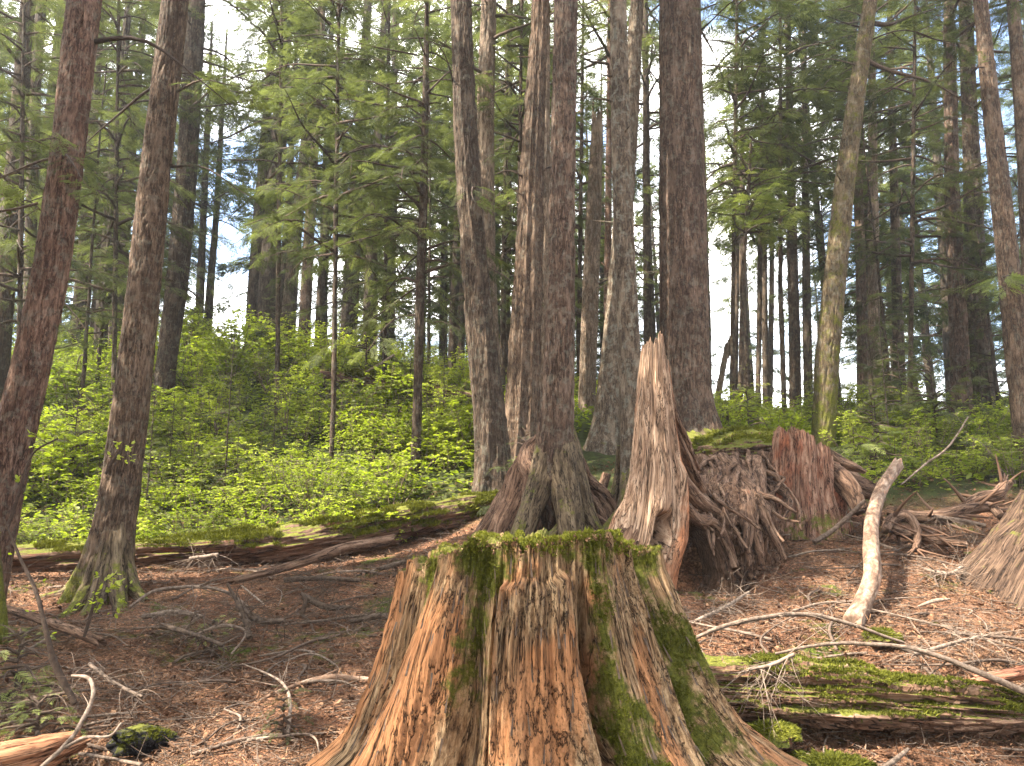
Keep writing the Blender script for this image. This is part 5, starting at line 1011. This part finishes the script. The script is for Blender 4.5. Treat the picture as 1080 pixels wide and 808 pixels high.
while k < 15:
    Y = r.uniform(11, 20); px = r.uniform(-60, 470); x = px_at(px, Y)
    sc_ = r.uniform(.16, .34); copy_tree(UND[k % 2], 'feathery hemlock seedling poking out of the left thicket', 'hemlock seedlings in the left thicket', x, Y, sc_, r.uniform(0, 6)); k += 1
for k in range(9):
    Y = r.uniform(12, 18); x = px_at(r.uniform(860, 1150), Y); copy_tree(UND[k % 2], 'feathery hemlock seedling poking out of the right thicket', 'hemlock seedlings in the right thicket', x, Y, r.uniform(.16, .32), r.uniform(0, 6))
thicket(26, (-330, -120), (11, 19), 'leafy shrub beyond the left edge of the thicket', 'shrubs beyond the left edge', (.8, 1.2), .9)
# low leafy ground cover on the banks
def cover():
    r = np.random.default_rng(1020); n = 60000; Y = 10.7 + 13 * r.random(n) ** .8; px = r.uniform(-140, 1220, n); x = px_at(px, Y); ok = ((px < 540) & (Y > 10.9)) | ((px > 590) & (Y > 13.2)) | ((px > 900) & (Y > 10.6)); x, Y = x[ok], Y[ok]
    z = np.concatenate([H(x[i:i + 20000], Y[i:i + 20000]) for i in range(0, len(x), 20000)]); n = len(x); g = G(); pos = np.stack([x, Y, z + r.uniform(.01, .16, n)], 1)
    inst(g, LT, LF, pos, np.stack([r.normal(0, 1, n), r.normal(0, 1, n), r.normal(.2, .3, n)], 1), nrm(np.array([0, 0, 1.]) + r.normal(0, .4, (n, 3))), r.uniform(.05, .12, n), 0, np.clip(r.normal(.3, .2, n), 0, 1))
    tag(g.build('ground_cover', M['berry'], smooth=False), kind='stuff')
cover()
# ---------------------------------------------------------------- hemlock saplings and sprigs, each its own
def sapling(label, px, Y, h, w, mat='hemlock', lod=2, seed=0, nb=26, dens=1., name='hemlock_sapling', shape='cone', tilt=(0, 0)):
    p = on_ground(px, Y); o = thing(name, label, 'sapling', p); gw, gl = crown_build(lambda z: (0, 0), .1 * h, h, nb, w, lod, seed, shape, droop=.35, dens=dens, gap=1.)
    K = 10; s = np.linspace(0, 1, K); add_tubes(gw, st3(0 * s, 0 * s, s * h)[None], (.012 * h * (1.05 - s))[None], 7, 0, .3)
    gw.build('stem', M['twig_dark'], o); gl.build('foliage', M[mat], o, smooth=False); o.rotation_euler = (*tilt, 0); return o
sapling('young hemlock in bright sunlit leaf colour in the shrubs right of the mossed trunk', 925, 11.6, 1.25, .85, 'hemlock_bright', 2, 1101, 24)
sapling('dull green young hemlock spreading behind the pale log', 990, 13.0, 1.8, 1.3, 'hemlock', 2, 1102, 34)
sapling('young hemlock left of the pinkish cedar foot', 955, 14.5, 2.3, 1.3, 'hemlock', 1, 1103, 34)
sapling('young hemlock before the massive trunk among the shrubs', 790, 13.8, 1.3, .8, 'hemlock_bright', 1, 1104, 24)
sapling('feathery hemlock sapling between dark cedar and central trunk', 555, 10.4, 1.05, .75, 'hemlock', 2, 1105, 22)
sapling('bluish young hemlock high on the left bank crest', 290, 19.5, 1.9, 1.1, 'hemlock', 1, 1106, 30)
sapling('young hemlock with drooping tips above the mossy log in the shrubs', 385, 17.5, 2.4, 1.4, 'hemlock', 1, 1107, 36)
sapling('small hemlock seedling on the litter left of the big stump', 298, 4.85, .30, .17, 'hemlock', 2, 1108, 14, .7)
sapling('tiny hemlock seedling in the middle of the debris heap', 222, 6.7, .3, .3, 'hemlock_bright', 2, 1109, 16, .9)
sapling('feathery green sapling at the left edge above the orange chunk', 14, 5.4, .5, .62, 'hemlock_bright', 2, 1110, 24, 1.1)
sapling('small bright sapling in the lower left by the crooked root', 38, 4.85, .26, .48, 'hemlock_bright', 2, 1111, 22, 1.1)
sapling('young hemlock with pale boughs left of the brown trunk', 75, 12.8, 1.6, 1.1, 'hemlock', 2, 1112, 26)
def sprig(label, pts, seed, leaves=26, ls=.04, mat='berry'):
    o = P(*pts[0][:3]); root = thing('huckleberry_sprig', label, 'plant', o); g = G(); q = gnarl(g, pts, ns=7, seed=seed, o=o, wob=.012, rough=.06, tint=.3); r = np.random.default_rng(seed); gl = G(); n = 12; i = r.integers(int(len(q) * .3), len(q), n); b = q[i, :3]; az = r.uniform(0, 6.28, n); d = nrm(np.stack([np.cos(az), np.sin(az), r.uniform(0, .7, n)], 1)); L = r.uniform(.06, .22, n); s = np.linspace(0, 1, 5)[None, :, None]
    add_tubes(g, b[:, None] + d[:, None] * s * L[:, None, None] - o, .0022 * (1.2 - s[..., 0]) * np.ones((n, 1)), 4, 0, .5 * np.ones(n)); g.build('stem', M['twig_dark'], root)
    m = n * max(2, leaves // n + 2); j = r.integers(0, n, m); u = r.uniform(.6, 1.05, m); p = b[j] + d[j] * (u * L[j])[:, None]; inst(gl, LT, LF, p - o, d[j] + r.normal(0, .5, (m, 3)), nrm(np.array([0, 0, 1.]) + r.normal(0, .4, (m, 3))), ls * r.uniform(.6, 1.2, m), 0, np.clip(r.normal(.75, .15, m), 0, 1)); gl.build('leaves', M[mat], root, smooth=False)
sprig('thin dark bent stem with few leaves rising at the lower left', [(79,742,4.9,6),(60,705,4.9,7),(50,670,4.9,5),(38,625,4.95,4),(22,590,5.0,3),(4,545,5.0,2)], 1201, 14, .03)
sprig('leafy sprig in front of the mossed foot of the brown trunk', [(88,672,6.4,3),(98,640,6.4,3),(104,612,6.4,2)], 1202, 44, .045)
sprig('second leafy sprig right of the mossed foot', [(120,650,6.6,3),(116,628,6.6,2),(110,610,6.6,2)], 1203, 40, .045)
sprig('sprig of fresh leaves in front of the reddish leaning trunk', [(6,560,6.4,4),(20,520,6.4,3),(34,480,6.4,2),(62,462,6.4,2)], 1204, 40, .045)
sprig('sprig of fresh leaves across the middle of the brown trunk', [(112,500,8.0,3),(120,485,8.0,3),(132,470,8.0,2)], 1205, 30, .045)
sprig('bright leaf sprig growing beside the central trunk', [(566,520,9.9,3),(563,500,9.9,3),(560,485,9.9,2)], 1206, 60, .055)
# boughs reaching into the picture: limbs of trees, given to the tree they grow on
def bough(tree_label, px, py, Y, az, L, el, mat='hemlock', lod=2, seed=0, droop=.35, dens=1., rad0=None, leaf=True):
    rad0 = rad0 or .017
    t = [o for o in COL.objects if o.get('label') == tree_label][0]; o = np.array(t.location); r = np.random.default_rng(seed); gw, gl = G(), (G() if leaf else None)
    b = P(px, py, Y) - o; limb_foliage(gw, gl, b[None], [math.radians(az)], [L], [math.radians(el)], [droop], r, lod, dens=dens, bend=.3, rad0=rad0); ob = gw.build('bough', M['twig_dark'], t)
    if gl is not None and gl.n: gl.build('needles', M[mat], ob, smooth=False)
TL = {k: [o['label'] for o in COL.objects if o.get('label', '').startswith(k)][0] for k in ('reddish trunk', 'brown trunk with', 'dark ribbed', 'dark leaning', 'central brown', 'yellow mossed', 'massive', 'straight lichen', 'slim dark pole', 'brown trunk leaning', 'pinkish', 'dark trunk half', 'slim dark trunk')}
bough(TL['reddish trunk'], 98, 42, 7.6, 6, 1.9, 4, leaf=False, seed=1, droop=.55, rad0=.03)
bough(TL['reddish trunk'], 60, 170, 7.6, 168, 1.5, -5, seed=2, droop=.3)
bough(TL['reddish trunk'], 74, 150, 7.6, 250, 1.2, -12, seed=3, droop=.35)
bough(TL['reddish trunk'], 40, 215, 7.6, 200, 1.6, -8, seed=4, droop=.3)
bough(TL['reddish trunk'], 66, 165, 7.6, 320, 1.2, -14, seed=5, droop=.35)
bough(TL['brown trunk with'], 160, 95, 8.5, 190, 1.1, -28, leaf=False, seed=6, rad0=.02)
bough(TL['brown trunk with'], 186, 95, 8.5, 350, 1.3, 2, seed=7, droop=.2)
bough(TL['brown trunk with'], 180, 175, 8.5, 335, 1.7, -8, seed=8, droop=.3)
bough(TL['dark ribbed'], 212, 12, 16, 350, 3.6, 4, seed=9, droop=.35, lod=1)
for k, (px, py, Y, az, L, el) in enumerate([(440,60,12.4,185,3.2,12),(444,110,12.4,200,2.9,4),(444,160,12.4,170,3.0,0),(444,190,12.4,215,2.8,-6),(443,235,12.4,190,2.4,-12),(446,90,12.4,330,1.4,8),(444,270,12.4,150,2.1,-18),(442,305,12.4,205,2.0,-25),(440,330,12.4,240,1.6,-20)]):
    bough(TL['slim dark pole'], px, py, Y, az, L, el, seed=20 + k, droop=.25, dens=.8)
bough(TL['dark leaning'], 478, 90, 11, 250, 1.3, 20, leaf=False, seed=30, rad0=.018); bough(TL['dark leaning'], 503, 200, 11, 265, 1.1, -15, seed=31)
bough(TL['yellow mossed'], 922, 24, 13, -8, 1.5, 4, leaf=False, seed=32, rad0=.05, droop=-.2); bough(TL['yellow mossed'], 912, 62, 13, -4, 2.2, -18, leaf=False, seed=33, rad0=.05, droop=.35); bough(TL['yellow mossed'], 918, 40, 13, -20, 1.9, 10, seed=34, lod=1)
bough(TL['yellow mossed'], 905, 70, 13, 200, 1.4, 8, seed=35, lod=1); bough(TL['massive'], 735, 70, 12.6, -20, 1.9, 8, seed=36, lod=1); bough(TL['massive'], 738, 30, 12.6, -50, 2.4, 3, seed=37, lod=1); bough(TL['massive'], 735, 0, 12.6, -5, 2.8, 6, seed=38, lod=1)
bough(TL['brown trunk leaning'], 1048, 70, 12.2, 200, 1.6, 0, seed=39, lod=1); bough(TL['pinkish'], 1000, 230, 16.5, 195, 2.6, -6, seed=40, lod=1); bough(TL['pinkish'], 1000, 300, 16.5, 180, 2.2, -10, seed=41, lod=1)
bough(TL['brown trunk leaning'], 1068, 290, 12.2, 235, 1.5, -2, seed=42, lod=2, dens=1.6, mat='hemlock_bright'); bough(TL['slim dark trunk'], 34, 120, 17, 300, 3.0, 2, seed=43, lod=1)
def bare(label, pts, seed, tl):
    t = [o for o in COL.objects if o.get('label') == tl][0]; g = G(); gnarl(g, pts, ns=12, seed=seed, o=np.array(t.location), wob=.03, rough=.1, tint=.4); g.build('branch', M['twig_dark'], t)
# lone hemlock right of the massive trunk, sunlight put into its leaf colour
tree('small hemlock with flat boughs in sunlit leaf colour right of the massive trunk', [(781,425,5),(783,300,4),(790,190,3)], 15.5, 'bark_dark', name='hemlock_tree', ncol=16, step=.1, top=9.6, seed=1301, nst=0, crown=dict(z0=7.3, z1=9.3, nb=36, L=1.9, lod=1, mat='hemlock_bright', droop=.2, gap=1., dens=.9))
# taller hemlocks whose soft boughs fill the upper left
for k, (px, Y, l, z0, L, top) in enumerate([(292,15.5,'soft green hemlock filling the space between the sky gap and the pole tree',8.0,3.4,16),(352,13.0,'hemlock with pale feathery boughs close left of the slim pole tree',5.9,2.7,14),(405,17.5,'hemlock behind the slim pole tree',6.,3.,17),(120,15.,'hemlock with dense boughs behind the two left trunks',6.0,3.1,16),(20,12.5,'hemlock with low boughs behind the reddish leaning trunk',4.6,2.4,13),
        (772,16.5,'hemlock with soft boughs just right of the massive trunk',8.6,3.0,18),(800,18.5,'hemlock arching over the pole row from the massive trunk side',8.2,3.2,17),(960,16.0,'hemlock with wide boughs between mossed trunk and pinkish cedar',6.8,3.0,17),(1085,15.0,'hemlock with dark boughs near the right edge',5.2,2.8,15),(610,18.5,'hemlock behind the broken grey snag',6.,3.3,18),(545,14.8,'hemlock boughs showing high between the cedar and the central trunk',8.2,2.6,16),(530,17.0,'hemlock seen between the pale trunk and fluted cedar',6.2,2.5,17)]):
    tree(l, [(px,420,4.5),(px+2,250,4),(px+4,100,3)], Y, 'bark_dark', name='hemlock_tree', ncol=20, step=.1, top=top, seed=1320 + k, nst=4, crown=dict(z0=z0, nb=64, L=L, lod=1, mat='hemlock', droop=.42, gap=.9, dens=1.))

g = G(); X0, X1, Y0, Y1, Z0, Z1 = -440, 440, -430, 450, -3, 40
Vb = np.array([[x, y, z] for z in (Z0, Z1) for x, y in ((X0, Y0), (X1, Y0), (X1, Y1), (X0, Y1))], float)
g.add(Vb, np.array([[0, 3, 2, 1], [4, 5, 6, 7], [0, 1, 5, 4], [1, 2, 6, 5], [2, 3, 7, 6], [3, 0, 4, 7]]))
hm = bpy.data.materials.new('pale_haze'); hm.use_nodes = True; ht = hm.node_tree; ht.nodes.clear(); ho = ht.nodes.new('ShaderNodeOutputMaterial'); hv = ht.nodes.new('ShaderNodeVolumePrincipled')
hv.inputs['Color'].default_value = (.9, .95, 1, 1); hv.inputs['Density'].default_value = .001; hv.inputs['Anisotropy'].default_value = .3; ht.links.new(hv.outputs[0], ho.inputs['Volume'])
tag(g.build('haze', hm, smooth=False), kind='stuff'); sc.cycles.volume_bounces = 0
